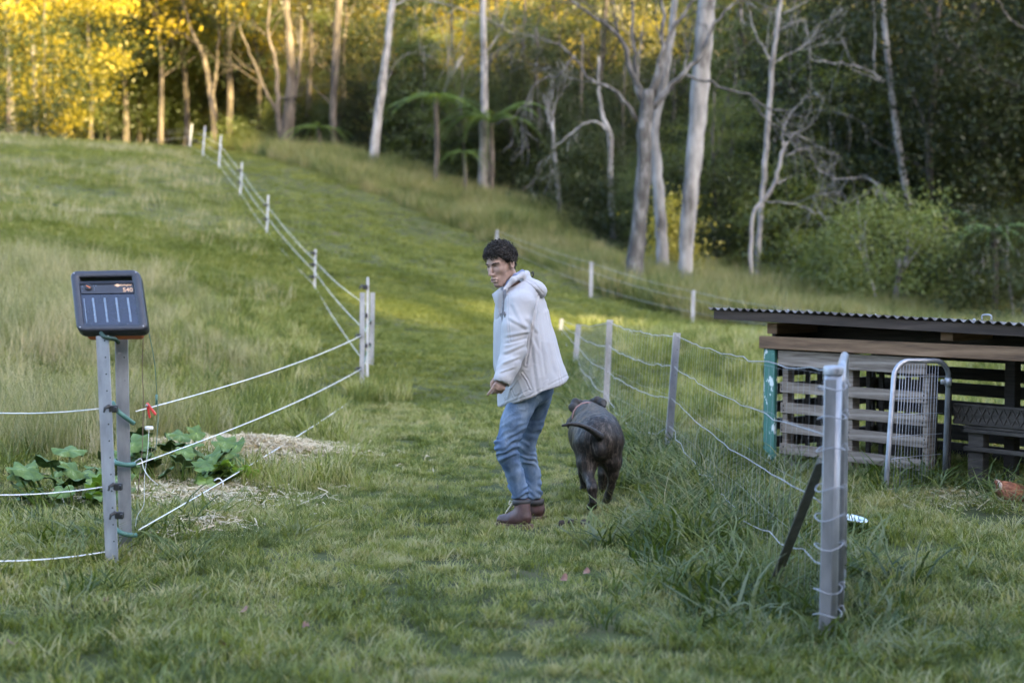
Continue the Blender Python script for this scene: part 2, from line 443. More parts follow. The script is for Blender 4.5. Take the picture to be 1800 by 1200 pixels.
# ------------------------------------------------------------------ scatter by geometry nodes
def scatter(name, pts, variants, mat, smin_=.8, smax_=1.2, tilt=.12, label=None, scales=None, parent=None, seed=1):
    rg = np.random.default_rng(seed); n = len(pts)
    me = bpy.data.meshes.new(name); me.vertices.add(n); me.vertices.foreach_set('co', np.asarray(pts, np.float32).ravel())
    rot = np.stack([rg.normal(0, tilt, n), rg.normal(0, tilt, n), rg.uniform(0, 6.283, n)], 1).astype(np.float32)
    sc = (scales if scales is not None else 1.0) * rg.uniform(smin_, smax_, n)
    me.attributes.new('rot', 'FLOAT_VECTOR', 'POINT').data.foreach_set('vector', rot.ravel())
    me.attributes.new('scl', 'FLOAT', 'POINT').data.foreach_set('value', sc.astype(np.float32))
    me.attributes.new('idx', 'INT', 'POINT').data.foreach_set('value', rg.integers(0, len(variants), n).astype(np.int32))
    col = bpy.data.collections.new(name + '_source')
    for i, v in enumerate(variants):
        if len(v.materials) == 0: v.materials.append(mat)
        o = bpy.data.objects.new('%s_%02d' % (name, i), v); col.objects.link(o)
    ng = bpy.data.node_groups.new(name, 'GeometryNodeTree')
    ng.interface.new_socket('Geometry', in_out='INPUT', socket_type='NodeSocketGeometry')
    ng.interface.new_socket('Geometry', in_out='OUTPUT', socket_type='NodeSocketGeometry')
    N = ng.nodes; gi = N.new('NodeGroupInput'); go = N.new('NodeGroupOutput')
    ip = N.new('GeometryNodeInstanceOnPoints'); ci = N.new('GeometryNodeCollectionInfo')
    ci.inputs['Collection'].default_value = col; ci.inputs['Separate Children'].default_value = True; ci.inputs['Reset Children'].default_value = True
    ip.inputs['Pick Instance'].default_value = True
    def attr(nm, ty):
        a = N.new('GeometryNodeInputNamedAttribute'); a.data_type = ty; a.inputs[0].default_value = nm
        return a.outputs[0]
    L = ng.links.new
    L(gi.outputs[0], ip.inputs['Points']); L(ci.outputs[0], ip.inputs['Instance'])
    L(attr('idx', 'INT'), ip.inputs['Instance Index']); L(attr('rot', 'FLOAT_VECTOR'), ip.inputs['Rotation']); L(attr('scl', 'FLOAT'), ip.inputs['Scale'])
    L(ip.outputs[0], go.inputs[0])
    o = link(name, me, mat, parent, kind='stuff')
    if label: o['label'] = label
    md = o.modifiers.new('scatter', 'NODES'); md.node_group = ng
    return o

def blades(name, n, rad, hmin, hmax, wid, lean=.5, seed=0, segs=3, curl=1.0, heads=0.0, wild=0):
    """a tuft of n curved tapering blades"""
    rg = np.random.default_rng(seed); vs, fs = [], []
    for i in range(n):
        a = rg.uniform(0, 6.283); r = rad * math.sqrt(rg.uniform()); x, y = r * math.cos(a), r * math.sin(a)
        h = rg.uniform(hmin, hmax); la = a + rg.normal(0, 1.0) if rg.uniform() > .3 else rg.uniform(0, 6.283)
        ln = lean * rg.uniform(.2, 1.4) * h; w = wid * rg.uniform(.6, 1.2)
        fa = la + math.pi / 2 + rg.normal(0, .5); sx, sy = math.cos(fa) * w / 2, math.sin(fa) * w / 2
        b = len(vs); kink = rg.normal(0, wild) if wild else 0
        for k in range(segs + 1):
            t = k / segs; out = ln * (t ** (1.6 * curl)); z = h * (t - .35 * min(1, lean * .8) * t ** 3)
            cx, cy = x + math.cos(la + kink * t) * out, y + math.sin(la + kink * t) * out
            if k == segs: vs.append((cx, cy, z))
            else:
                ww = (1 - .55 * t) if k else .7
                vs += [(cx - sx * ww, cy - sy * ww, z), (cx + sx * ww, cy + sy * ww, z)]
        for k in range(segs - 1): fs.append((b + 2 * k, b + 2 * k + 1, b + 2 * k + 3, b + 2 * k + 2))
        fs.append((b + 2 * segs - 2, b + 2 * segs - 1, b + 2 * segs))
        if heads and rg.uniform() < heads:      # a feathery seed head
            tip = Vector(vs[b + 2 * segs]); dr = Vector((math.cos(la) * .35, math.sin(la) * .35, 1)).normalized()
            for q in range(7):
                o = tip + dr * (h * .035 * q) - dr * h * .05; a2 = rg.uniform(0, 6.28); c = len(vs)
                e = Vector((math.cos(a2), math.sin(a2), .8)) * h * .035
                vs += [tuple(o), tuple(o + e * .6 + Vector((0, 0, .006))), tuple(o + e), ]
                fs.append((c, c + 1, c + 2))
    return raw_mesh(name, vs, fs, False)

def cells(x0, x1, y0, y1, dens, seed=0):
    rg = np.random.default_rng(seed); n = int((x1 - x0) * (y1 - y0) * dens)
    return rg.uniform(x0, x1, n), rg.uniform(y0, y1, n)
def inview(x, y, mrg=1.0): return np.abs(x) < .365 * y + mrg
def with_z(x, y, dz=-.005): return np.stack([x, y, H(x, y) + dz], 1)
def seg_d(x, y, a, b):
    ax, ay, bx, by = a[0], a[1], b[0], b[1]
    t = np.clip(((x - ax) * (bx - ax) + (y - ay) * (by - ay)) / ((bx - ax) ** 2 + (by - ay) ** 2), 0, 1)
    return np.hypot(x - ax - t * (bx - ax), y - ay - t * (by - ay)), t
def poly_d(x, y, pl):
    d = np.full(x.shape, 1e9)
    for a, b in zip(pl[:-1], pl[1:]): d = np.minimum(d, seg_d(x, y, a, b)[0])
    return d
def XY(px, d): return ((px - 900) / FPX * d, d)

# field edge where the mown slope meets the rank grass, and the top of that bank
EDGE = [XY(430, 68), XY(500, 60), XY(620, 54), XY(750, 50), XY(900, 46), XY(1038, 39), XY(1217, 35), XY(1480, 33), XY(1800, 30), (25, 24)]
TOP = [XY(420, 74), XY(655, 61), XY(848, 58), XY(985, 54), XY(1112, 42), XY(1330, 46), XY(1480, 42), XY(1800, 36), (27, 27)]
def edge_depth(x, pl):
    return np.interp(x, [p[0] for p in pl], [p[1] for p in pl], left=96, right=24)
FENCE = [XY(1465, 5.8), XY(1172, 11.9), XY(1062, 14.6), XY(1010, 19.6)]

m_lawn = leafmat('lawn_blade', [(.068, .094, .023), (.138, .167, .043), (.21, .235, .073), (.30, .285, .15)], trans=.38, nscale=.9, gloss=.022, rand=.45)
m_lawn2 = leafmat('field_blade', [(.060, .070, .024), (.110, .118, .041), (.162, .155, .070), (.22, .19, .12)], trans=.38, nscale=.28, gloss=.015, rand=.4)
m_weed = leafmat('weed_blade', [(.035, .062, .012), (.065, .098, .02), (.115, .15, .042), (.16, .18, .09)], trans=.4, nscale=1.2, gloss=.03, rand=.6)
m_path = leafmat('path_blade', [(.074, .097, .024), (.120, .143, .038), (.168, .185, .058)], trans=.38, nscale=.5, gloss=.015, rand=.35)
m_dry = leafmat('dry_blade', [(.115, .135, .055), (.18, .19, .09), (.25, .24, .135), (.31, .28, .18)], trans=.35, nscale=.7, gloss=.03, rand=.5)
m_straw = leafmat('straw', [(.28, .21, .12), (.40, .32, .21), (.52, .45, .33)], trans=.2, nscale=4, gloss=.05)

lawnv = [blades('lawn_tuft', 62, .11, .03, .085, .0062, .95, s) for s in range(5)] + [blades('lawn_tuft', 40, .10, .05, .12, .0085, .9, s + 20) for s in range(2)]
BOOTS = [XY(912, 8.58), XY(940, 8.9)]
def lawn_mask(x, y):
    k = (np.hypot((x - XY(908, 8.5)[0]) / .15, (y - 8.6) / .12) > 1) & (np.hypot((x - XY(1042, 9.0)[0]) / .12, (y - 9.02) / .12) > 1) & (np.hypot((x - STRAW[0]) / 1.0, (y - STRAW[1]) / .8) > .62)
    return k
STRAW = XY(436, 12.1)
# near lawn
x, y = cells(-6.6, 6.6, 4.3, 16.5, 175, 1)
k = inview(x, y, .8) & lawn_mask(x, y); x, y = x[k], y[k]
dead = vnoise(np.stack([x * 1.3, y * 1.3, x * 0], 1), 8)
k = rng.uniform(size=len(x)) < (.95 - .35 * (dead > .45) - .5 * ((x < -.14 * y - .7) & (y < 6.4)) * (dead > -.35) - .8 * ((x > 2.75) & (y < 10.2) & (y > 8.3)) * (dead > -.6))
x, y = x[k], y[k]
sc = .75 + .35 * (vnoise(np.stack([x * .8, y * .8, x * 0], 1), 9) + .3) + .35 * sstep(-.9, -2.6, x) * (y < 9) + .25 * sstep(1.2, 2.5, x)
scatter('lawn_grass', with_z(x, y), lawnv, m_lawn, scales=np.clip(sc * .88, .45, 1.5), label='short green lawn grass in the foreground paddock', tilt=.15)
# mid field
midv = [blades('field_tuft', 42, .2, .05, .13, .016, .9, s + 40) for s in range(5)]
x, y = cells(-13, 13, 16.2, 34, 62, 2); k = inview(x, y, 1.5) & (y < edge_depth(x, EDGE) + 2); x, y = x[k], y[k]
sc = .8 + .35 * vnoise(np.stack([x * .5, y * .5, x * 0], 1), 10) + .35 * (x < -3)
HFX = lambda yy: np.interp(yy, [16, 29, 36, 44, 52, 58, 66], [-2.0, -4.0, -6.2, -8.4, -10.7, -12.55, -14.9])
pt = (x > HFX(y) + .3) & (x < HFX(y) + 9 + .10 * (y - 16))
scatter('path_grass', with_z(x[pt], y[pt]), midv, m_path, scales=np.clip(sc[pt], .5, .9) * .85, label='smooth mown green strip climbing beside the hill fence')
x, y, sc = x[~pt], y[~pt], sc[~pt]
scatter('field_grass', with_z(x, y), midv, m_lawn2, scales=np.clip(sc * .85, .45, 1.2), label='grazed grass on the middle slope')
farv = [blades('slope_tuft', 40, .4, .07, .2, .034, .9, s + 60, segs=2) for s in range(4)]
x, y = cells(-34, 16, 33.5, 96, 12, 3); k = inview(x, y, 2.5) & (y < edge_depth(x, EDGE) + 3); x, y = x[k], y[k]
sc = .8 + .45 * vnoise(np.stack([x * .35, y * .35, x * 0], 1), 12)
pt = (x > HFX(y) + .4) & (y < 66)
scatter('path_grass', with_z(x[pt], y[pt]), farv, m_path, scales=np.clip(sc[pt], .5, .85) * .8, label='far end of the mown green strip beside the hill fence')
x, y, sc = x[~pt], y[~pt], sc[~pt]
scatter('slope_grass', with_z(x, y), farv, m_lawn2, scales=np.clip(sc * .78, .4, 1.1), label='grass on the far slope up to the crest')
# rank grass on the bank at the forest edge
bankv = [blades('bank_tuft', 70, .42, .35, .95, .020, .45, s + 80, segs=2, heads=.15) for s in range(4)]
m_bank = leafmat('bank_blade', [(.066, .09, .024), (.112, .138, .040), (.16, .175, .065), (.21, .195, .10)], trans=.4, nscale=.35, gloss=.03, rand=.6)
x, y = cells(-26, 26, 26, 80, 12, 4)
e0 = edge_depth(x, EDGE); e1 = edge_depth(x, TOP) + 3.5
k = inview(x, y, 3) & (y > e0) & (y < np.maximum(e1, e0 + 4)); x, y = x[k], y[k]
sc = .65 + .4 * vnoise(np.stack([x * .4, y * .4, x * 0], 1), 13)
scatter('bank_grass', with_z(x, y), bankv, m_bank, scales=np.clip(sc + .15, .45, 1.3), label='rank seeding grass on the bank below the forest')
# tall dry grass on the left bank
dryv = [blades('dry_tuft', 46, .16, .22, .62, .0062, .42, s + 100, heads=.22) for s in range(5)]
x, y = cells(-9.5, -1.4, 9.6, 24, 17, 5); px = 900 + FPX * x / y
nn = vnoise(np.stack([x * .55, y * .55, x * 0], 1), 14)
k = (px > -40) & (px < 600 - (y - 12) * 22) & (y > 10.4 + 1.6 * (px / 600)) & (nn > -.25) & (np.hypot(x - STRAW[0], y - STRAW[1]) > .9); x, y, nn = x[k], y[k], nn[k]
scatter('dry_grass', with_z(x, y), dryv, m_dry, scales=.7 + .5 * nn, label='tall dry seeding grass on the left bank', tilt=.1)
x, y = cells(-9.5, -.6, 9, 24, 9, 6); px = 900 + FPX * x / y; k = (px > -40) & (px < 640 - (y - 12) * 12) & (y > 10)  & (np.hypot(x - STRAW[0], y - STRAW[1]) > 1.0); x, y = x[k], y[k]
rankv = [blades('rank_tuft', 40, .15, .14, .34, .010, .6, s + 120) for s in range(4)]
scatter('rank_grass', with_z(x, y), rankv, m_lawn, label='longer green grass among the dry stems on the left bank')
# sparse straw-coloured stems up the slope
x, y = cells(-24, 3, 20, 60, 2.0, 7); nn = vnoise(np.stack([x * .25, y * .25, x * 0], 1), 15); k = inview(x, y, 1) & (nn > -.1) & (x < HFX(y) - .5); x, y = x[k], y[k]
scatter('seed_stems', with_z(x, y), [blades('seed_tuft', 24, .35, .15, .5, .012, .4, s + 130, segs=2, heads=.3) for s in range(3)], m_dry, label='pale seed stems dotted over the slope')
# coarse weeds along the netting fence and round the posts and shed
weedv = [blades('weed_tuft', 26, .10, .08, .25, .013, 1.05, s + 140, segs=4, wild=.5) for s in range(6)]
x, y = cells(-2.9, 6, 5, 21, 95, 8)
d = poly_d(x, y, FENCE)
wfence = .95 * np.exp(-(d / (.2 + .035 * np.maximum(0, 14 - y))) ** 2)
SHED0 = np.array(XY(1345, 11.16)); SHU = np.array((.641, -.768))
dsh, _ = seg_d(x, y, SHED0 - SHU * .3, SHED0 + SHU * 2.1)
wshed = .75 * np.exp(-((dsh - .1) / .42) ** 2) * (((x - SHED0[0]) * SHU[1] - (y - SHED0[1]) * SHU[0]) > -.15)
wpost = .8 * np.exp(-(np.hypot(x - XY(205, 7.5)[0], y - 7.6) / .5) ** 2)
wl = .35 * ((x < -1.9) & (y < 9))
k = (rng.uniform(size=len(x)) < np.maximum.reduce([wfence, wshed, wpost * .5, wl * .3])) & (np.hypot(x - .6, y - 9.2) > .35) & (y > 5.35)
k &= ~((y < 8.75) & (y > 8.1) & (np.abs(x - .03) < .35)); x, y = x[k], y[k]
scatter('weeds', with_z(x, y), weedv, m_weed, .6, 1.15, scales=.8 + .35 * sstep(6.2, 8, y), label='coarse broad-bladed weeds along the netting fence and shed', tilt=.2)
x, y = cells(-2.9, 6, 6, 16, 34, 9); d = poly_d(x, y, FENCE); k = (rng.uniform(size=len(x)) < .4 * np.exp(-(d / .5) ** 2)); x, y = x[k], y[k]
scatter('thin_stems', with_z(x, y), [blades('stem_tuft', 16, .14, .2, .5, .0035, .8, s + 150, segs=4, wild=.8) for s in range(4)], m_dry, .6, 1.1, label='thin dry stems leaning through the fence weeds')
x, y = cells(-.5, 5, 6.0, 12.6, 46, 18)
d = poly_d(x, y, FENCE); side = x - np.interp(y, [5.8, 11.9], [1.31, 1.295])
k = (rng.uniform(size=len(x)) < .95 * np.exp(-((side + .12) / .42) ** 2)) & (np.hypot(x - .6, y - 9.2) > .5) & (vnoise(np.stack([x * 2.2, y * 1.6, x * 0], 1), 33) > -.3)
x, y = x[k], y[k]
m_weed2 = leafmat('tall_weed_blade', [(.024, .046, .012), (.048, .076, .018), (.09, .12, .034), (.14, .16, .085)], trans=.4, nscale=1.6, gloss=.03, rand=.6)
scatter('tall_weeds', with_z(x, y), [blades('tall_weed_tuft', 28, .13, .07, .27, .020, 1.1, s + 190, segs=4, wild=.6) for s in range(5)], m_weed2, .6, 1.15, label='tall dark rank weeds crowding the foot of the netting fence', tilt=.22)
# shade-side weeds beyond the netting and in the forest floor
x, y = cells(1.5, 14, 12, 30, 9, 10); k = inview(x, y, 1); x, y = x[k], y[k]
scatter('paddock_tufts', with_z(x, y), rankv, m_lawn2, label='scattered grass tufts in the paddock behind the netting')
# ------------------------------------------------------------------ trees
m_pale = M('pale_bark', [(.045, .04, .037), (.15, .143, .14), (.25, .243, .24)], scale=3, rough=.85, bump=.5, bscale=14, stretch=(1, 1, .35), world=True, dist=.03)
m_grey = M('grey_bark', [(.02, .018, .017), (.055, .052, .050), (.15, .146, .145)], scale=5, rough=.9, bump=.8, bscale=22, stretch=(1, 1, .4), world=True, dist=.04)
m_dark = M('dark_bark', [(.022, .018, .015), (.058, .047, .038), (.12, .10, .085)], scale=4, rough=.9, bump=.8, bscale=20, stretch=(1, 1, .3), world=True, dist=.03)
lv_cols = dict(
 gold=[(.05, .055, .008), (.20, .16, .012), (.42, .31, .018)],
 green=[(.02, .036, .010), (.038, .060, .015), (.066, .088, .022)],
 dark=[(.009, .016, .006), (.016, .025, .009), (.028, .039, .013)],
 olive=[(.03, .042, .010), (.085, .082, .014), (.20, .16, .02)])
m_gold = leafmat('gold_leaf', lv_cols['gold'], trans=.5, nscale=.35, tcols=[(.30, .25, .010), (.55, .45, .014), (.8, .62, .02)], rand=.6, gloss=.03)  # the low sun's gold is put into the leaf colour itself
m_green = leafmat('green_leaf', lv_cols['green'], trans=.45, nscale=.4, tcols=[(.14, .17, .02), (.22, .23, .03), (.30, .28, .03)], rand=.5, gloss=.03)
m_ybush = leafmat('yellow_bush_leaf', [(.10, .11, .02), (.19, .18, .03), (.28, .25, .04)], trans=.4, nscale=.8, rand=.5, gloss=.03)
m_lgreen = leafmat('light_green_leaf', [(.03, .05, .012), (.06, .085, .02), (.10, .125, .032)], trans=.4, nscale=.8, rand=.5, gloss=.03)
m_darkl = leafmat('dark_leaf', lv_cols['dark'], trans=.35, nscale=.4, rand=.5, gloss=.018)  # darker leaf copy, with the shade of the wood in its colour
m_olive = leafmat('olive_leaf', lv_cols['olive'], trans=.5, nscale=.4, tcols=[(.24, .21, .02), (.36, .29, .03), (.45, .33, .05)], rand=.5)
m_fern = leafmat('fern_frond', [(.04, .08, .02), (.075, .13, .03), (.11, .17, .045)], trans=.4, nscale=1.5, rand=.4)

def leaf_cloud(seed, shape, nclump, nleaf, size, clump_r, hang=0.0, aspect=.5, shell=.45):
    """leaf-sized faces in clumps spread through shape(t in 0..1) -> (height, radius)"""
    rg = np.random.default_rng(seed)
    t = rg.uniform(0, 1, nclump * 2)
    h, rr = shape(t)
    k = rg.uniform(0, 1, len(t)) < np.clip(rr / rr.max(), .12, 1); t, h, rr = t[k][:nclump], h[k][:nclump], rr[k][:nclump]
    n = len(t); a = rg.uniform(0, 6.283, n); q = shell + (1 - shell) * rg.uniform(0, 1, n) ** .6
    lob = 1 + .35 * np.sin(a * 2 + seed) + .22 * np.sin(a * 3 + h * 1.1 + seed * 2)
    c = np.stack([np.cos(a) * rr * q * lob, np.sin(a) * rr * q * lob, h + rg.normal(0, .2, n)], 1)
    C = np.repeat(c, nleaf, 0); N = len(C)
    cr = np.repeat(clump_r * rg.uniform(.55, 1.35, n), nleaf)
    off = rg.normal(0, 1, (N, 3)) * cr[:, None] * np.array([1, 1, .42])
    off[:, 2] -= hang * np.abs(rg.normal(0, 1, N)) * cr
    c = C + off
    u = rg.normal(0, 1, (N, 3)); u[:, 2] -= hang * 1.5; u /= np.linalg.norm(u, axis=1)[:, None]
    v = np.cross(u, rg.normal(0, 1, (N, 3)) + np.array([0, 0, .6])); v /= np.linalg.norm(v, axis=1)[:, None] + 1e-9
    L = (size * rg.uniform(.6, 1.3, N))[:, None]; W = L * aspect
    wv = np.cross(u, v) * L * .12
    vs_ = np.stack([c, c + u * L * .5 + v * W * .5 + wv, c + u * L, c + u * L * .5 - v * W * .5 + wv], 1).reshape(-1, 3)
    return vs_, np.arange(N * 4).reshape(-1, 4)

def limbs(mb, p, d, L, r, depth, rg, spread=.7, up=.1, n=6, kids=(2, 3), crook=.25, rmin=.012, tips=None, taper=.45):
    """a crooked limb that forks"""
    pts = [Vector(p)]; rs = [r]; dd = Vector(d).normalized(); m = 5
    for i in range(m):
        dd = (dd + Vector((rg.normalvariate(0, crook), rg.normalvariate(0, crook), rg.normalvariate(0, crook) + up * .4))).normalized()
        pts.append(pts[-1] + dd * L / m); rs.append(max(rmin, r * (1 - (1 - taper) * (i + 1) / m)))
    mb.tube(pts, rs, n)
    if depth <= 0:
        if tips is not None: tips.append(pts[-1])
        return
    for k in range(rg.randint(*kids)):
        i = rg.randint(2, m); q = pts[i]
        nd = (dd + Vector((rg.normalvariate(0, spread), rg.normalvariate(0, spread), rg.normalvariate(0, spread) * .7 + up))).normalized()
        limbs(mb, q, nd, L * rg.uniform(.5, .8), max(rmin, rs[i] * .62), depth - 1, rg, spread, up, max(4, n - 1), kids, crook, rmin, tips, taper)

def trunk_px(name, px_pts, d, rpx, mat, label, group=None, branches=(), extra=None, n=12, dd=0.0, cat='tree', wob=.012):
    """a trunk through photograph points at depth d, radii in px; its foot goes into the ground"""
    q = [P(x, y, d + dd * i) for i, (x, y) in enumerate(px_pts)]
    base = Vector((q[0].x, d, hz(q[0].x, d) - .25)); 
    if q[0].z > base.z + .3: q = [base] + q; rpx = [rpx[0] * 1.12] + list(rpx)
    else: q[0] = base; rpx = list(rpx)
    root = thing(name, label, cat, (base.x, base.y, base.z + .25), group)
    s = d / FPX
    pts = bez(q, 6); rs = np.interp(np.linspace(0, len(q) - 1, len(pts)), range(len(q)), [r * s for r in rpx])
    for i in range(1, len(pts)): pts[i] = pts[i] + Vector((rnd.normalvariate(0, wob), rnd.normalvariate(0, wob), 0))
    rs = rs * .9 * (1 + .05 * np.array([rnd.normalvariate(0, 1) for _ in rs])); rs[0] *= 1.25
    MB().tube(pts, rs, n).build('trunk', mat, root, True)
    for b in branches:
        mb = MB()
        bp = [P(x, y, d + b.get('dy', 0) * i) for i, (x, y) in enumerate(b['p'])]
        bp = bez(bp, 5); r0, r1 = b['r']; rr = np.linspace(r0 * s * .72, r1 * s * .4, len(bp))
        for i in range(2, len(bp)): bp[i] = bp[i] + Vector([rnd.normalvariate(0, .03) for _ in range(3)])
        mb.tube(bp, rr, 8)
        for k in range(b.get('tw', 0)):
            i = rnd.randint(len(bp) // 4, len(bp) - 1); t = (bp[min(i + 1, len(bp) - 1)] - bp[i - 1]).normalized()
            nd = t + Vector((rnd.normalvariate(0, .6), rnd.normalvariate(0, .5), rnd.normalvariate(b.get('up', .1), .6)))
            limbs(mb, bp[i], nd, b.get('tl', 1.6) * rnd.uniform(.5, 1.2), max(.009, rr[i] * .42), b.get('td', 2), rnd, .5, b.get('up', .1), 5, (2, 3), .15, b.get('rm', .006))
        mb.build('branch', b.get('m', mat), root, True)
    if extra: extra(root, q, s)
    return root

# --- crowns shared by the many forest trees
def tall(lo, hi, R0):      # crown profile
    return lambda t: (lo + (hi - lo) * t, R0 * np.sqrt(np.clip(1 - (2 * t - .9) ** 2 / 1.3, .05, 1)))
def column(lo, hi, R0):
    return lambda t: (lo + (hi - lo) * t, R0 * (1.05 - .65 * t))
def dome(lo, hi, R0):
    return lambda t: (lo + (hi - lo) * t, R0 * np.sqrt(np.clip(1 - t ** 2, .03, 1)))
def cm(name, *a, **k): return fast_mesh(name, *leaf_cloud(*a, **k), smooth=False)
crown_tall = [cm('crown_tall', 100 + s, tall(4.5, 17, 3.4), 130, 120, .20, .78, hang=.35, aspect=.42) for s in range(3)]
crown_bushy = [cm('crown_bushy', 200 + s, tall(.8, 12, 3.7), 165, 120, .17, .78, hang=.15) for s in range(3)]
crown_open = [cm('crown_open', 500 + s, tall(4.5, 17, 3.6), 46, 170, .19, .72, hang=.3, aspect=.42) for s in range(3)]
crown_wispy = [cm('crown_wispy', 300 + s, tall(3, 15, 2.7), 110, 100, .19, .66, hang=1.0, aspect=.22) for s in range(2)]
crown_low = [cm('crown_low', 400 + s, dome(.0, 3.6, 2.0), 100, 60, .125, .4) for s in range(3)]
def copy_mesh(me, mat):
    m = me.copy(); m.materials.clear(); m.materials.append(mat); return m
def trunk_mesh(seed, h, r, fork=True):
    rg = random.Random(seed); mb = MB(); p = Vector((0, 0, -.4)); pts = [p]; rs = [r * 1.25]
    for i in range(8):
        p = p + Vector((rg.normalvariate(0, .09), rg.normalvariate(0, .09), h / 8)); pts.append(p); rs.append(r * (1 - .6 * (i + 1) / 8))
    mb.tube(pts, rs, 8)
    if fork:
        for i in (3, 4, 5, 6, 7, 8):
            limbs(mb, pts[i], Vector((rg.normalvariate(0, 1), rg.normalvariate(0, 1), .9)), h * .2, rs[i] * .5, 1, rg, .6, .3, 5, (2, 2), .2, .02)
    return mb.mesh('trunk', True)
trunks = {'pale': [trunk_mesh(1, 15, .17), trunk_mesh(2, 15, .14)], 'dark': [trunk_mesh(3, 13, .2), trunk_mesh(4, 12, .16)]}
for t in trunks['pale']: t.materials.append(m_pale)
for t in trunks['dark']: t.materials.append(m_dark)
MC = {}
def crown(kind, i, mat):
    k = (kind, i, mat.name)
    if k not in MC: MC[k] = copy_mesh({'open': crown_open, 'tall': crown_tall, 'bushy': crown_bushy, 'wispy': crown_wispy, 'low': crown_low}[kind][i], mat)
    return MC[k]
def forest_tree(name, label, cat, group, x, y, kind, mat, tk, s, rz, zoff=0):
    z = hz(x, y); root = thing(name, label, cat, (x, y, z + zoff), group); root.rotation_euler = (0, 0, rz); root.scale = (s, s, s * rnd.uniform(.9, 1.15))
    n = {'open': 3, 'tall': 3, 'bushy': 3, 'wispy': 2, 'low': 3}[kind]
    c = link('crown', crown(kind, rnd.randrange(n), mat), None, root, loc=(0, 0, 0))
    if tk: link('trunk', rnd.choice(trunks[tk]), None, root, loc=(0, 0, 0))
    return root
rnd.seed(5)
# hillside wood behind, in rows going back
G1 = 'gold-green trees on the hillside behind'; G2 = 'dark leafy trees of the wood on the right'; G3 = 'undergrowth bushes along the forest floor'; G4 = 'mid-green trees inside the wood'
L1 = 'sunlit gold-green tree among many on the hillside behind the paddock'
L2 = 'dark shaded rainforest tree in the mass of the wood on the right'
L3 = 'dark green undergrowth bush on the forest floor between the trunks'
L4 = 'mid-green forest tree among the trunks behind the grassy bank'
def where(x, y):
    px = 900 + FPX * x / y
    for lim, s in ((130, 'at the far left edge'), (330, 'left of the forked brown tree'), (470, 'behind the forked brown tree'), (560, 'behind the clustered trunks'), (690, 'left of the leaning pale trunk'), (840, 'right of the leaning pale trunk'), (1000, 'right of the slim pale trunk'), (1120, 'left of the big forked tree'), (1330, 'behind the thickest white trunk'), (1590, 'left of the lone white trunk'), (1740, 'right of the lone white trunk'), (9999, 'at the far right edge')):
        if px < lim: return s
def kindly(kind, tk): return {'open': 'thin-crowned', 'tall': 'tall', 'bushy': 'bushy', 'wispy': 'drooping', 'low': 'low'}[kind] + (' pale-stemmed' if tk == 'pale' else '')
rows = [(78, 5.5), (86, 6), (95, 6.5), (105, 7), (116, 7.5), (128, 8), (142, 9), (158, 10), (176, 11)]
for yy, stp in rows:
    x = -.40 * yy - 6
    while x < .40 * yy + 10:
        xx = x + rnd.uniform(-1.6, 1.6); y_ = yy + rnd.uniform(-3, 3); x += stp * rnd.uniform(.75, 1.1)
        if rnd.random() < .10 and yy < 110: continue
        if yy < 80 and xx < -10: y_ += 4
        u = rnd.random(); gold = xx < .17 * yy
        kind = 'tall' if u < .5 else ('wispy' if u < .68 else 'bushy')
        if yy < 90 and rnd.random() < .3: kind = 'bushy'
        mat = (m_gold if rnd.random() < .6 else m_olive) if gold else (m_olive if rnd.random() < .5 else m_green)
        tk = 'pale' if rnd.random() < .45 else 'dark'
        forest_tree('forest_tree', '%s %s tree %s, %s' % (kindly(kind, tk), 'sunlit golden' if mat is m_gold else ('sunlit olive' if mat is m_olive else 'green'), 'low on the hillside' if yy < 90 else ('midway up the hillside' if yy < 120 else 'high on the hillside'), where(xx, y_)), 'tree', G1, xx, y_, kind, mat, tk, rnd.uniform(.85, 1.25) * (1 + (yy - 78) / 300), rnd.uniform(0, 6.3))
# dark wood on the right
for yy, x0, stp in ((47, 13.5, 4.0), (53, 13, 4.4), (60, 17, 4.8), (67, 21, 5.2), (74, 27, 5.6)):
    x = x0
    while x < .40 * yy + 14:
        xx = x + rnd.uniform(-1.2, 1.2); y_ = yy + rnd.uniform(-2, 2); x += stp * rnd.uniform(.8, 1.15)
        kind = 'bushy' if rnd.random() < .6 else 'tall'
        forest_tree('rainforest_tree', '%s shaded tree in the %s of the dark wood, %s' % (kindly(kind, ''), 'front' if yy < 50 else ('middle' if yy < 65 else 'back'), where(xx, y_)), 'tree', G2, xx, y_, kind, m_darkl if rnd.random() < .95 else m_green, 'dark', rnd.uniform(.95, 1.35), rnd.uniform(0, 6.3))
# thinner trees inside the wood, centre
for (px, d, kind, s) in ((800, 72, 'open', .9), (905, 66, 'bushy', .4), (1035, 64, 'bushy', .45), (1150, 62, 'bushy', .5),
                         (1240, 60, 'bushy', .5), (1290, 66, 'tall', .7), (250, 80, 'bushy', .9), (195, 79, 'bushy', .85), (300, 81, 'bushy', .65), (560, 80, 'bushy', .5), (1370, 58, 'bushy', .6), (440, 80, 'bushy', .5)):
    p = GP(px, d); forest_tree('understorey_tree', '%s mid-green tree inside the wood %s' % (kindly(kind, ''), where(p.x, p.y)), 'tree', G4, p.x, p.y, kind, m_green if rnd.random() < .6 else m_darkl, 'dark', s, rnd.uniform(0, 6.3))
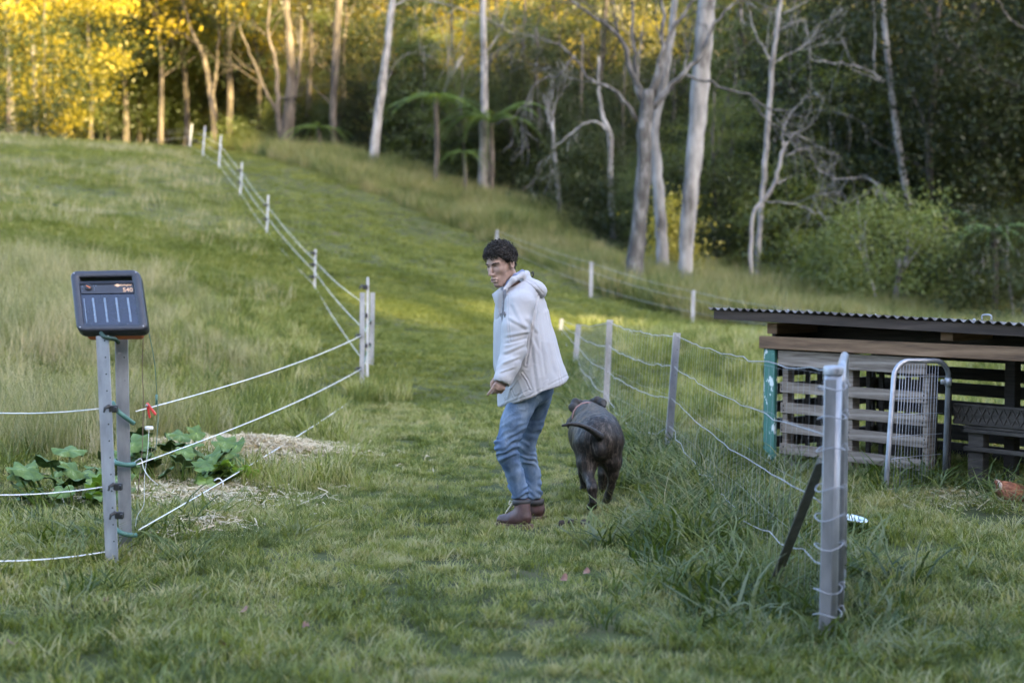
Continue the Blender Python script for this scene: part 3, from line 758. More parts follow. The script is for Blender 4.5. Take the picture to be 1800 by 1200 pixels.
# shaded trees standing just in front of the lit hillside, their leaves against the light
for (px, d, kind, s) in ((165, 76, 'bushy', .8), (225, 77, 'tall', .9), (285, 75, 'open', .95), (330, 77, 'open', .9), (405, 76, 'open', 1.0), (455, 77, 'open', .9), (545, 73, 'open', .95), (610, 72, 'open', .9),
                         (700, 69, 'bushy', .4), (715, 72, 'open', 1.0), (760, 70, 'bushy', .4), (790, 68, 'bushy', .4), (880, 70, 'open', .95), (925, 69, 'bushy', .42), (970, 70, 'open', .95), (1000, 68, 'bushy', .45), (1060, 66, 'open', .95), (1110, 64, 'bushy', .5), (1190, 62, 'bushy', .5), (1230, 64, 'open', 1.0), (1270, 58, 'bushy', .5), (1320, 62, 'open', 1.0), (1400, 60, 'tall', .9), (1450, 58, 'bushy', .8), (1500, 60, 'tall', .9)):
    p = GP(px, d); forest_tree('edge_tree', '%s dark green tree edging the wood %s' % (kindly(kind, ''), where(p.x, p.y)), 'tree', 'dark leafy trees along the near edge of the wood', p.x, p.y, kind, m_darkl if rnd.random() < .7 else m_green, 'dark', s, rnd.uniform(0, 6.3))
for (px, d, s) in ((715, 64, .42), (770, 63, .38), (815, 61, .42), (900, 60, .42), (945, 59, .5), (1005, 58, .42), (1035, 56, .38), (1098, 55, .45), (1135, 50, .3), (1255, 50, .42), (1290, 53, .55), (1385, 52, .6), (1430, 55, .75), (1480, 54, .6), (1520, 52, .45), (600, 70, .36), (530, 74, .4), (660, 66, .42), (690, 70, .6), (740, 66, .55), (860, 64, .6), (925, 63, .65), (985, 62, .6), (1060, 60, .62), (1180, 56, .55), (1300, 56, .75), (1350, 56, .7), (250, 82, .6), (350, 81, .55), (420, 80, .5)):
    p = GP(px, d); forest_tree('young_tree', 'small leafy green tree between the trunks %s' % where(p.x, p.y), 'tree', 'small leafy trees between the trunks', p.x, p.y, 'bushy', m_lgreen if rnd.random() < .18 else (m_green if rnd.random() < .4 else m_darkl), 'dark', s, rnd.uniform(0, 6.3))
# undergrowth
for i in range(74):
    px = rnd.uniform(150, 1790); pl = TOP
    xx0 = (px - 900) / FPX; d = 45
    for _ in range(6): d = edge_depth(np.array([xx0 * d]), TOP)[0] + 3
    d = min(d, 84) + rnd.uniform(0, 12); x = xx0 * d
    if px < 420: d = rnd.uniform(82, 92); x = xx0 * d
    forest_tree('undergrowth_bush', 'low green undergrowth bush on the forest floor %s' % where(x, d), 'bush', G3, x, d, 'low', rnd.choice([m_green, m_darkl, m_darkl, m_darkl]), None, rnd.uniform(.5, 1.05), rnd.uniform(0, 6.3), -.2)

# --- trees that can be told apart
def leafy(lo, hi, R0, n, size, cr, mat, seed, dxyz=(0, 0, 0), hang=.3, aspect=.45, nl=40, shape=tall, name='crown'):
    def f(root, q, s):
        v, fc = leaf_cloud(seed, shape(lo, hi, R0), n, nl, size, cr, hang, aspect); o = link(name, fast_mesh(name, v, fc, False), mat, root, loc=dxyz)
    return f
trunk_px('pale_tree', [(655, 296), (668, 180), (681, 80), (690, 0), (697, -90)], 60, (10.5, 8.5, 7, 6, 5), m_pale, 'smooth pale leaning trunk left of centre, bare up to the top of the picture', branches=[
    dict(p=[(690, 12), (730, -4), (790, 10), (850, 30), (905, 60)], r=(3, 1), tw=5, tl=1.6, up=-.05), dict(p=[(672, 165), (690, 120), (720, 90)], r=(1.6, .7), tw=1)],
    extra=leafy(13.5, 19, 3.2, 60, .22, .6, m_olive, 901, (1, 1.5, -5.9 + 5)))
trunk_px('slim_pale_tree', [(848, 345), (849, 240), (852, 160), (850, 60), (848, -60)], 58, (9, 7.5, 7.5, 6.5, 5.5), m_pale, 'straight slim pale trunk rising out of the palm fronds', branches=[
    dict(p=[(857, 345), (857, 270), (858, 220)], r=(4, 3)), dict(p=[(853, 95), (880, 55), (895, -10)], r=(2, 1), tw=3, tl=1.2)])
trunk_px('forked_sapling', [(986, 395), (981, 330), (974, 260), (971, 215)], 54, (5, 4.5, 4, 3), m_pale, 'thin pale sapling forking into a V near its top', branches=[
    dict(p=[(973, 235), (962, 200), (955, 165)], r=(2.4, 1), tw=4, tl=.9, up=.3), dict(p=[(972, 220), (976, 185), (992, 150)], r=(2.6, 1), tw=4, tl=.9, up=.3)])
trunk_px('crooked_pale_tree', [(1078, 415), (1074, 330), (1072, 240), (1060, 205), (1053, 160), (1052, 100)], 52, (6.5, 5.5, 5.5, 4, 3, 2), m_pale, 'crooked pale thin trunk with a limb arching out to its left', branches=[
    dict(p=[(1070, 232), (1050, 215), (1020, 222), (985, 250), (968, 262)], r=(3.2, 1.6), tw=3, tl=1.0, up=-.1)])
trunk_px('dark_thin_tree', [(1020, 400), (1019, 300), (1021, 190), (1024, 60)], 58, (3.5, 3, 3, 2), m_dark, 'dark thin straight trunk between the forked sapling and the crooked tree')
trunk_px('big_forked_tree', [(1110, 505), (1120, 420), (1132, 300), (1134, 215), (1140, 160)], 40, (19, 15, 14, 14, 12), m_grey, 'big grey lichened tree forking into heavy bare limbs, its foot by the wire fence', n=14, branches=[
    dict(p=[(1136, 190), (1112, 130), (1095, 80), (1065, 45), (1000, 0), (960, -20)], r=(9, 3.5), tw=7, tl=1.6),
    dict(p=[(1120, 210), (1085, 165), (1040, 140), (1010, 100), (970, 75), (905, 55)], r=(5.2, 1.8), tw=6, tl=1.6, up=-.2),
    dict(p=[(1010, 98), (985, 130), (945, 145), (915, 195), (865, 220)], r=(3.2, 1.2), tw=4, tl=1.2, up=-.25),
    dict(p=[(1130, 180), (1120, 120), (1110, 50), (1112, -30)], r=(7, 5), tw=3, tl=1.5),
    dict(p=[(1142, 170), (1160, 110), (1165, 40), (1160, -30)], r=(8, 5), tw=4, tl=1.5),
    dict(p=[(1150, 170), (1180, 60), (1230, -10), (1290, -40)], r=(7, 3), tw=5, tl=1.6),
    dict(p=[(1148, 190), (1190, 140), (1230, 100), (1260, 40), (1300, 0)], r=(8, 4), tw=5, tl=1.6),
    dict(p=[(1205, 132), (1250, 145), (1310, 165), (1350, 190), (1400, 202), (1420, 210)], r=(4, 1.4), tw=5, tl=1.7, up=-.25),
    dict(p=[(1320, 172), (1340, 200), (1380, 235), (1420, 260), (1480, 275)], r=(2.6, .9), tw=5, tl=1.5, up=-.2)])
trunk_px('white_trunk_tree', [(1164, 445), (1158, 330), (1150, 230), (1165, 150), (1180, 60), (1190, -50)], 43, (12, 11, 9.5, 9, 7, 6), m_pale, 'whitish trunk close behind the big forked tree with yellow leaves at its foot')
trunk_px('big_white_gum', [(1203, 500), (1208, 410), (1222, 260), (1233, 120), (1242, 0), (1248, -90)], 41, (14, 15, 17, 18, 17, 15), m_pale, 'thickest white-barked trunk, mottled and branchless, right of the forked tree', n=16)
trunk_px('slender_white_tree', [(1330, 500), (1337, 380), (1348, 240), (1360, 100), (1374, -10), (1380, -70)], 46, (6, 5.5, 5.5, 5, 4, 3), m_pale, 'slender white trunk standing straight on the bank left of the green shrub', branches=[
    dict(p=[(1357, 112), (1330, 60), (1310, 0)], r=(2.6, 1.2), tw=4, tl=1.2), dict(p=[(1362, 110), (1410, 82), (1450, 60)], r=(2.2, .8), tw=4, tl=1.3),
    dict(p=[(1376, 25), (1410, 5), (1440, -10)], r=(2, .8), tw=2, tl=1.2)])
trunk_px('bare_dead_tree', [(1322, 385), (1345, 350), (1362, 320), (1375, 270), (1383, 250)], 44, (4, 4, 4, 3.6, 3), m_pale, 'bare pale dead tree leaning right with a spray of twisting twigs', branches=[
    dict(p=[(1380, 265), (1375, 235), (1390, 200), (1410, 180)], r=(2.4, 1), tw=3, tl=1.3, up=0), dict(p=[(1380, 275), (1420, 262), (1440, 300), (1480, 315), (1525, 312)], r=(2, .7), tw=4, tl=1.4, up=-.2),
    dict(p=[(1348, 355), (1400, 360), (1440, 375), (1490, 400)], r=(2, .7), tw=4, tl=1.2, up=-.1), dict(p=[(1384, 252), (1400, 235), (1440, 260), (1480, 275)], r=(2, .7), tw=3, tl=1.2, up=-.2),
    dict(p=[(1365, 322), (1380, 315), (1390, 308)], r=(2.6, 1.4))])
trunk_px('lone_white_trunk', [(1600, 400), (1585, 290), (1568, 170), (1556, 60), (1550, -60)], 46, (7, 7, 6, 5.2, 4.5), m_pale, 'lone white leaning trunk against the dark wood with one limb to its left', branches=[
    dict(p=[(1556, 143), (1520, 120), (1480, 112), (1430, 105), (1424, 90)], r=(3, 1.2), tw=4, tl=1.1), dict(p=[(1552, 145), (1520, 130), (1490, 118)], r=(2.4, 1.4)),
    dict(p=[(1537, 125), (1538, 60), (1533, -20)], r=(2, 1.4))])
trunk_px('fallen_limb_tree', [(1870, 330), (1850, 200), (1840, 60), (1850, -60)], 44, (9, 8, 7, 6), m_dark, 'dark trunk at the right edge holding a bare limb across the shade', branches=[
    dict(p=[(1845, 165), (1800, 153), (1740, 132), (1702, 122)], r=(2.6, 1.4), tw=2, tl=.9), dict(p=[(1730, 128), (1715, 105), (1680, 90)], r=(1.6, .8), tw=2, tl=.7), dict(p=[(1842, 40), (1790, 45), (1755, 0), (1745, -30)], r=(3, 2.4))])
# left side
trunk_px('clustered_trunks', [(500, 270), (508, 200), (512, 130), (508, 60), (500, -40)], 68, (15, 12, 9, 7, 6), m_dark, 'thick cluster of grey-brown stems at the crest of the slope', branches=[
    dict(p=[(494, 250), (488, 170), (485, 110), (470, 40), (480, -30)], r=(8, 3.5), tw=4, tl=2), dict(p=[(488, 200), (462, 150), (440, 95), (420, 40)], r=(5, 2), tw=5, tl=2),
    dict(p=[(515, 180), (528, 110), (530, 30)], r=(6, 3), tw=4, tl=2)], extra=leafy(7.5, 16, 4.6, 120, .24, .65, m_olive, 903, (-1, 0, 0)))
trunk_px('forked_brown_tree', [(376, 205), (368, 150), (358, 100), (335, 50), (318, -10)], 74, (7, 5.5, 5, 3.6, 2.6), m_dark, 'forked brown tree holding yellow foliage left of the clustered stems', branches=[
    dict(p=[(374, 165), (381, 120), (384, 60), (386, 20)], r=(4.5, 2.4), tw=4, tl=1.8), dict(p=[(352, 85), (320, 60), (285, 55)], r=(2, 1), tw=3, tl=1.6)], extra=leafy(6, 15, 4.4, 110, .24, .65, m_gold, 904, (0, 0, 0)))
trunk_px('tall_brown_trunk', [(588, 285), (586, 200), (590, 100), (596, 0), (600, -60)], 66, (8, 7, 7.5, 7, 6), m_dark, 'tall brown trunk alone just left of the smooth pale leaning one', branches=[
    dict(p=[(587, 190), (560, 160), (530, 130)], r=(2, 1), tw=2)], extra=leafy(11, 18, 3.2, 70, .24, .6, m_gold, 905, (0, 0, 0)))
trunk_px('twin_pale_tree', [(64, 240), (62, 180), (60, 110), (56, 60)], 66, (6, 5.5, 5, 4), m_pale, 'pale-stemmed leafy tree at the left edge, catching the sun on its right flank', branches=[
    dict(p=[(80, 235), (78, 140), (79, 60), (80, -30)], r=(4.5, 3), tw=3, tl=1.6)], extra=leafy(.4, 13, 3.2, 200, .19, .62, m_gold, 906, (.4, 0, 0), nl=90))
leafx = leafy(.2, 6.0, 2.6, 150, .18, .45, m_darkl, 907, (0, 0, 0), nl=46)
r = thing('dark_round_tree', 'dark round-crowned low tree at the left edge in front of the pale-stemmed one', 'tree', GP(20, 63)); leafx(r, None, None)
MB().tube([r.location + Vector((0, 0, -.3)), r.location + Vector((.1, 0, 3))], [.12, .07], 8).build('trunk', m_dark, r, True)
# shrubs that stand out on the right
def shrub(name, label, px, d, R0, hgt, mat, seed, n=130, size=.13, z0=0, stem=True, shape=dome, cr=.36, cat='shrub'):
    p = GP(px, d); root = thing(name, label, cat, p)
    v, fc = leaf_cloud(seed, shape(z0, hgt, R0), n, 46, size, cr, .1, .45, .35)
    link('crown', fast_mesh('crown', v, fc, False), mat, root, loc=(0, 0, 0))
    if stem:
        mb = MB(); rg = random.Random(seed)
        for k in range(3): limbs(mb, p + Vector((0, 0, -.2)), Vector((rg.uniform(-.5, .5), rg.uniform(-.3, .1), 1)), hgt * .55, .05, 2, rg, .45, .2, 6, (2, 2), .12, .012)
        mb.build('trunk', m_pale, root, True)
    return root
shrub('round_green_shrub', 'rounded grey-green tree behind the dead twigs, between white trunks', 1440, 50, 2.7, 7.6, m_green, 920, 190, .15, z0=.4, shape=tall)
shrub('spreading_shrub', 'spreading yellow-green shrub showing pale stems just above the shed roof', 1560, 38, 2.0, 3.3, m_lgreen, 921, 190, .12, z0=.5)
shrub('low_roof_shrub', 'low dark shrub on the bank left of the yellow-green one', 1450, 41, 1.4, 1.9, m_green, 922, 110, .12)
shrub('corner_shrub', 'dark bush at the right edge above the shed roof', 1790, 36, 2.3, 3.0, m_darkl, 923, 150, .14)
shrub('dark_bank_shrub', 'dark bush between the yellow-green shrub and the right edge', 1690, 40, 2.0, 2.6, m_darkl, 924, 130, .14)
shrub('crest_bush', 'round bush on the crest beside the hill fence', 423, 69, 1.2, 1.5, m_green, 925, 80, .14, stem=False, cat='bush')
shrub('yellow_bush', 'yellow-leaved bush at the foot of the whitish trunk', 1178, 44, .7, 2.6, m_ybush, 926, 60, .13, shape=column, stem=False, cat='bush')
shrub('vine_column', 'vine-hung dark column of leaves beside the smooth pale leaning trunk', 725, 63, 1.5, 10.5, m_green, 927, 170, .2, shape=column, cat='tree')
# tree fern and palms
def frond(mb, o, az, L, lift, droop, w=.5, n=9):
    d = Vector((math.cos(az), math.sin(az), 0)); s = Vector((-d.y, d.x, 0)); pts = []
    for i in range(n + 1):
        t = i / n; pts.append(o + d * L * t * (1 - .12 * t) + Vector((0, 0, lift * t - droop * t * t)))
    mb.tube(pts, [.018 * (1 - .8 * i / n) + .003 for i in range(n + 1)], 4)
    m = n * 4
    for k in range(2, m):
        t = k / m; i = min(int(t * n), n - 1); q = pts[i].lerp(pts[i + 1], t * n - i); ww = w * math.sin(math.pi * min(1, t * .93 + .05)) ** .7
        for sg in (-1, 1):
            e = q + s * sg * ww + d * ww * .45 + Vector((0, 0, -.25 * ww)); b = len(mb.v); hw = d * L / m * .42
            mb.v += [q - hw, q + hw, e]; mb.f.append((b, b + 1, b + 2))
def palmy(name, label, px, ytop, d, n, L, lift, droop, w, mat, cat, trunk_r=.1, tilt=0):
    p = GP(px, d); top = P(px, ytop, d); root = thing(name, label, cat, p)
    MB().tube(bez([p + Vector((0, 0, -.3)), (p + top) / 2 + Vector((.08, 0, 0)), top], 4), trunk_r, 8).build('trunk', m_dark, root, True)
    for k in range(n):
        mb = MB(); frond(mb, top, 6.283 * k / n + rnd.uniform(-.2, .2), L * rnd.uniform(.8, 1.1), lift * rnd.uniform(.5, 1.4), droop * rnd.uniform(.8, 1.3), w)
        mb.build('frond', mat, root, False)
palmy('tree_fern', 'flat-topped tree fern spreading its fronds left of the slim pale trunk', 765, 168, 56, 15, 2.3, .35, .9, .34, m_fern, 'tree fern')
palmy('tree_palm', 'green palm with upright and drooping fronds around the slim pale trunk', 862, 215, 57, 16, 2.7, 1.9, 2.5, .42, m_fern, 'palm')
palmy('low_palm', 'small yellow-green palm beneath the tree fern', 815, 268, 56, 9, 1.5, .5, 1.1, .25, m_fern, 'palm', .07)
palmy('crest_palm', 'low palm with long fronds right of the clustered stems', 560, 225, 66, 11, 2.4, .9, 1.7, .35, m_fern, 'palm')
palmy('right_fern', 'tree fern at the right edge above the shed roof', 1745, 405, 36, 13, 1.5, .5, .8, .24, m_fern, 'tree fern', .07)
palmy('shade_fern', 'tree fern in deep shade right of the lone white trunk', 1660, 372, 42, 11, 1.6, .3, .8, .24, m_fern, 'tree fern', .07)

# unseen trees added right and behind, closing in the sky to darken the pen
for (x, y, s, wh) in ((7.4, 2.0, .8, 'right of the hen house'), (8.6, -3.5, .9, 'behind the camera'), (20.0, 9.0, 1.2, 'right of the hen house'), (19.0, 17.5, 1.0, 'behind the hen house'), (5.5, -6.0, 1.0, 'behind the camera'), (-10.5, -3.0, .95, 'behind the camera on the left')):
    forest_tree('added_shade_tree', 'bushy dark tree added out of view for shade, %s' % wh, 'tree', 'dark trees added out of view for shade', x, y, 'bushy', m_darkl, 'dark', s, rnd.uniform(0, 6.3))
# ------------------------------------------------------------------ fences
def galv(name, c0, c1, c2, rough=.45, metal=.55, sc=9):
    return M(name, [c0, c1, c2], scale=sc, rough=rough, metal=metal, bump=.15, bscale=40, stretch=(1, 1, .4), dist=.001)
m_galv = galv('galvanised_steel', (.24, .245, .27), (.34, .345, .38), (.44, .445, .48))
m_tube = galv('galvanised_tube', (.16, .165, .18), (.27, .275, .30), (.38, .385, .42), .42, .5, 7)
m_wire = M('wire', [(.26, .26, .28), (.42, .42, .45)], rough=.5, metal=.4, bump=0)
m_rope = M('poly_rope', [(.62, .62, .62), (.82, .82, .82)], scale=60, rough=.8, bump=0)
m_black = M('black_plastic', [(.012, .012, .014), (.022, .022, .025)], rough=.5, bump=.05)
m_hole = M('bolt_hole', [(.02, .02, .022), (.03, .03, .03)], rough=.9, bump=0)
m_hose = M('green_hose', [(.05, .13, .11), (.08, .19, .15)], rough=.5, bump=.05, scale=20)
def steel_post(base, top, wd, label=None, parent=None, holes=0, mat=None, face=None, name='post', hs=.0045):
    """a folded T section post with bolt holes, its flat face towards the camera"""
    base = Vector(base); top = Vector(top); h = wd / 2
    face = face or Vector((0, 1, 0))
    out = [(-h, -.0025), (h, -.0025), (h, .003), (.006, .004), (.004, h * 1.05), (-.004, h * 1.05), (-.006, .004), (-h, .003)]
    mb = MB(); mb.prism(out, base + Vector((0, 0, -.15)), top, face)
    # rolled lips make bright edges
    ax = (top - base).normalized(); u = (face - ax * face.dot(ax)).normalized(); sx = u.cross(ax)
    for sg in (-1, 1): mb.tube([base + sx * h * sg + Vector((0, 0, -.15)), top + sx * h * sg], .0042, 6)
    o = mb.build(name, mat or m_galv, parent)
    if label: o['label'] = label
    for k in range(holes):
        t = (k + .7) / holes; q = base.lerp(top, t) - u * .0032 + sx * h * .42
        link('bolt_hole', HOLE, None, o, loc=tuple(q))
        o.children[-1].rotation_euler = (R(90), 0, 0)
    return o
HOLE = MB().lathe((0, 0, 0), [(.0001, .0012), (.0032, .0012), (.0042, 0)], 8).mesh('bolt_hole', True); HOLE.materials.append(m_hole)
def sag(a, b, s, n=14, wob=0.0, kink=0):
    a, b = Vector(a), Vector(b); out = []
    for i in range(n + 1):
        t = i / n; p = a.lerp(b, t); p.z -= s * 4 * t * (1 - t)
        if 0 < i < n: p += Vector((rnd.normalvariate(0, wob), rnd.normalvariate(0, wob), rnd.normalvariate(0, wob)))
        out.append(p)
    return out
def strand(name, pts, r, mat, parent, twist=False):
    mb = MB()
    if not twist: mb.tube(pts, r, 5)
    else:
        L = [0]
        for a, b in zip(pts[:-1], pts[1:]): L.append(L[-1] + (b - a).length)
        m = int(L[-1] / .035); 
        for ph in (0, math.pi):
            q = []
            for i in range(m + 1):
                s = L[-1] * i / m; k = max(0, min(len(L) - 2, int(np.searchsorted(L, s)) - 1)); f = (s - L[k]) / max(1e-6, L[k + 1] - L[k])
                p = pts[k].lerp(pts[k + 1], f); an = s / .07 * 2 * math.pi / 2 + ph
                q.append(p + Vector((math.cos(an) * .3, math.cos(an) * .5, math.sin(an))) * r * 1.1)
            mb.tube(q, r * .72, 4)
    return mb.build(name, mat, parent, True)
INS = MB()
INS.box((0, 0, 0), (.036, .018, .03), None, .004); INS.tube([(-.016, -.004, .012), (-.03, -.02, .004), (-.034, -.022, -.014)], [.008, .006, .004], 6); INS.box((.012, -.014, 0), (.012, .02, .018), None, .003)
INSM = INS.mesh('insulator', False); INSM.materials.append(m_black)
def insulator(at, parent, s=1.0):
    o = link('insulator', INSM, None, parent, loc=tuple(Vector(at) - Vector(parent.location))); o.scale = (s, s, s); return o

# electric fence beside the energiser
e_f = thing('electric_fence', 'white-roped electric fence along the near left with two galvanised posts under the black unit', 'fence', GP(205, 7.4))
p1b, p1t = P(199, 1003, 7.27), P(180, 590, 7.34); p1b.z = hz(p1b.x, p1b.y)
p2b, p2t = P(221, 938, 7.62), P(213, 575, 7.54); p2b.z = hz(p2b.x, p2b.y) - .0
post1 = steel_post(p1b, p1t, .066, parent=e_f, holes=14, face=Vector((.25, 1, 0)))
post2 = steel_post(p2b, p2t, .060, parent=e_f, holes=10, face=Vector((-.2, 1, 0)))
def on(b, t, py):   # point on a post at photograph row py
    lo, hi = 0., 1.
    for _ in range(30):
        mid = (lo + hi) / 2; q = b.lerp(t, mid)
        if project(np.array([q]))[1][0] > py: lo = mid
        else: hi = mid
    return b.lerp(t, lo)
g0b, g0t = GP(636, 17.6), P(637, 514, 17.6)
ends = [(on(p2b, p2t, 722), P(635, 590, 17.5), .05), (on(p2b, p2t, 815), P(635, 648, 17.5), .05), (on(p2b, p2t, 930), P(635, 692, 17.5), .03)]
for a, b, s in ends:
    strand('rope', sag(a + Vector((.075, -.02, 0)), b, s, 16), .0036, m_rope, e_f)
far_l = [P(-60, 722, 7.9), P(-60, 868, 7.2), P(-60, 985, 6.9)]
for (py, q) in ((718, far_l[0]), (856, far_l[1]), (970, far_l[2])):
    a = on(p1b, p1t, py); strand('rope', sag(a + Vector((-.02, .03, 0)), q, .02, 8), .0034, m_rope, e_f)
# porcelain-free hose insulators, black clips
for (py, rot) in ((722, .55), (815, .0), (935, .12)):
    c = on(p2b, p2t, py); mb = MB()
    mb.tube(bez([c + Vector((-.05, -.02, .02 + rot * .05)), c + Vector((-.02, -.05, .01)), c + Vector((.03, -.045, -rot * .06)), c + Vector((.06, -.01, -rot * .12))], 5), [.013] * 16, 8)
    mb.build('hose_sleeve', m_hose, e_f, True)
for (b, t, pys) in ((p1b, p1t, ((718, .03), (855, .035), (905, .035)))), :
    for py, dx in pys:
        insulator(on(b, t, py) + Vector((dx + .01, .0, 0)), e_f, 1.25)
# red spring clip, lead wires and the loose rope tail
clip = thing('red_clip', 'small red crocodile clip hanging on the top white rope beside the posts', 'clip', P(262, 712, 7.75))
m_red = M('red_plastic', [(.55, .03, .03), (.72, .06, .05)], rough=.4, bump=0)
c0 = clip.location
MB().bar(c0 + Vector((-.012, 0, .012)), c0 + Vector((.038, -.004, -.052)), .016, .012, bev=.003).build('clip_arm', m_red, clip)
MB().bar(c0 + Vector((-.012, .006, .012)), c0 + Vector((.002, .006, -.07)), .014, .012, bev=.003).build('clip_arm', m_red, clip)
MB().lathe(c0 + Vector((-.01, 0, .0)), [(.0001, -.012), (.008, -.012), (.008, .012), (.0001, .012)], 8, Matrix.Rotation(R(90), 3, 'X')).build('spring', m_wire, clip, True)
lead = MB(); lead.tube(bez([P(252, 590, 7.5), P(250, 650, 7.6), P(252, 700, 7.7), P(250, 790, 7.7), P(242, 870, 7.65)], 5), .0022, 5)
tag(lead.build('brown_lead', M('brown_lead', [(.12, .07, .05), (.18, .11, .08)], bump=0), None, True), 'thin brown lead hanging straight down from the black unit', 'wire')
lead = MB(); lead.tube(bez([P(262, 585, 7.5), P(272, 640, 7.6), P(276, 700, 7.72), P(278, 735, 7.72), P(274, 790, 7.7)], 5), .0022, 5)
lead.tube([P(275, 693, 7.7), P(275, 712, 7.7)], .006, 6)
tag(lead.build('green_lead', m_hose, None, True), 'thin green lead with a dark clip looped from the unit to the top rope', 'wire')
lead = MB(); lead.tube(bez([P(236, 812, 7.6), P(248, 806, 7.6), P(252, 822, 7.6), P(262, 838, 7.6), P(278, 852, 7.65)], 6), .0024, 5)
lead.tube(bez([P(262, 752, 7.65), P(260, 790, 7.62), P(254, 840, 7.6), P(253, 885, 7.6), P(242, 905, 7.6), P(238, 925, 7.6)], 6), .0016, 5)
lead.box(P(262, 752, 7.65), (.045, .012, .02), None, .004)
tag(lead.build('rope_tail', m_rope, None, True), 'frayed end of white rope dangling beside the second post', 'rope')
mb = MB(); q = P(385, 846, 8.6); mb.tube(bez([q + Vector((-.03, 0, .006)), q + Vector((0, 0, .02)), q + Vector((.02, 0, 0)), q + Vector((.026, 0, -.025))], 4), .004, 5)
tag(mb.build('rope_knot', m_rope, None, True), 'little knot of white twine tied on the lowest rope', 'knot')

# the fence up the hill
h_f = thing('hill_fence', 'three-strand white fence climbing the hill from the path to the crest', 'fence', GP(640, 17.8))
m_ppost = M('painted_post', [(.32, .33, .36), (.42, .43, .46)], scale=5, rough=.6, bump=.1)
HP = [(645, 18.6, 487, .055), (553, 29, 438, .07), (470, 36, 343, .075), (424, 44, 285, .085), (387, 52, 238, .095), (359, 58, 222, .10), (336, 66, 218, .11), (260, 80, 227, .12), (183, 90, 232, .12)]
rp = []
for px, d, pt, wd in HP:
    b = GP(px, d); t = P(px + 1.5, pt, d); rp.append((b, t)); o = steel_post(b, t, wd * .48, parent=h_f, mat=m_ppost)
    if d < 50:
        for f in ((.32, .62, .9) if d < 30 else (.4, .75)): insulator(b.lerp(t, f) + Vector((-.03, -.02, 0)), h_f, 1.6 + d * .02)
for f in (.12, .45, .72):
    for (a, b), (c, e) in zip(rp[1:-2], rp[2:-1]): strand('rope', sag(a.lerp(b, f), c.lerp(e, f), .05, 6), .0034, m_rope, h_f)
    strand('rope', sag(rp[0][0].lerp(rp[0][1], f), rp[1][0].lerp(rp[1][1], f), .06, 10), .0032, m_rope, h_f)
for f in (.5, .85):
    for (a, b), (c, e) in zip(rp[6:-1], rp[7:]): strand('rope', sag(a.lerp(b, f), c.lerp(e, f), .05, 6), .006, m_wire, h_f)
gp = thing('gate_posts', 'pair of slim galvanised posts joined by a chain of clips, bounding the mown path', 'posts', g0b)
steel_post(g0b, g0t, .052, parent=gp, holes=6)
b = GP(652, 19.5); t = P(655, 514, 19.5); steel_post(b, t, .055, parent=gp, holes=6)
for py in (590, 648, 692): insulator(on(g0b, g0t, py) + Vector((-.03, -.02, 0)), gp, 1.5)
for py in (566, 605): insulator(on(b, t, py) + Vector((-.03, -.02, 0)), gp, 1.5)
strand('rope', bez([on(g0b, g0t, 592), P(646, 570, 18.6), on(b, t, 560)], 6), .006, m_hose, gp); strand('rope', bez([on(g0b, g0t, 652), P(645, 620, 18.5), on(b, t, 606)], 6), .006, m_hose, gp)

# boundary wire along the foot of the bank
w_f = thing('boundary_fence', 'two-wire boundary fence along the foot of the bank under the forked tree', 'fence', GP(1038, 38))
BP = [(872, 46, 404), (1038, 38, 460), (1217, 34, 510), (1420, 31, 545), (1640, 29, 570)]
rp = []
for px, d, pt in BP:
    b = GP(px, d); t = P(px + 2, pt, d); rp.append((b, t)); steel_post(b, t, .085, parent=w_f)
for f in (.35, .72, .97):
    for (a, b), (c, e) in zip(rp[:-1], rp[1:]): strand('wire', sag(a.lerp(b, f), c.lerp(e, f), .06, 6), .0036, m_wire, w_f)

# netting fence on the right
n_f = thing('netting_fence', 'wire netting fence with sagging barbed strands running back from the blurred corner post', 'fence', GP(1172, 11.9))
NP = [(1465, 5.8, 644, 1.12), (1172, 11.9, 585, 1.0), (1063, 14.6, 562, 1.0), (1010, 19.6, 570, .98), (985, 27, 566, .8)]
nb = [GP(px, d) for px, d, _, _ in NP]; nt_ = [P(NP[0][0] + 5, NP[0][2], 5.8), P(1190, 585, 11.9), P(1072, 562, 14.6), P(1017, 570, 19.6), P(987, 560, 27)]
m_c = M('weathered_galvanised', [(.15, .155, .17), (.25, .255, .28), (.36, .365, .40)], scale=7, rough=.5, metal=.5, bump=.3, bscale=30, stretch=(1, 1, .3), dist=.001)
steel_post(nb[1], nt_[1], .062, parent=n_f, holes=10, face=Vector((-.35, 1, 0)))
steel_post(nb[2], nt_[2], .060, parent=n_f, holes=10, face=Vector((-.35, 1, 0)))
steel_post(nb[3], nt_[3], .065, parent=n_f, holes=5); steel_post(nb[4], nt_[4], .06, parent=n_f)
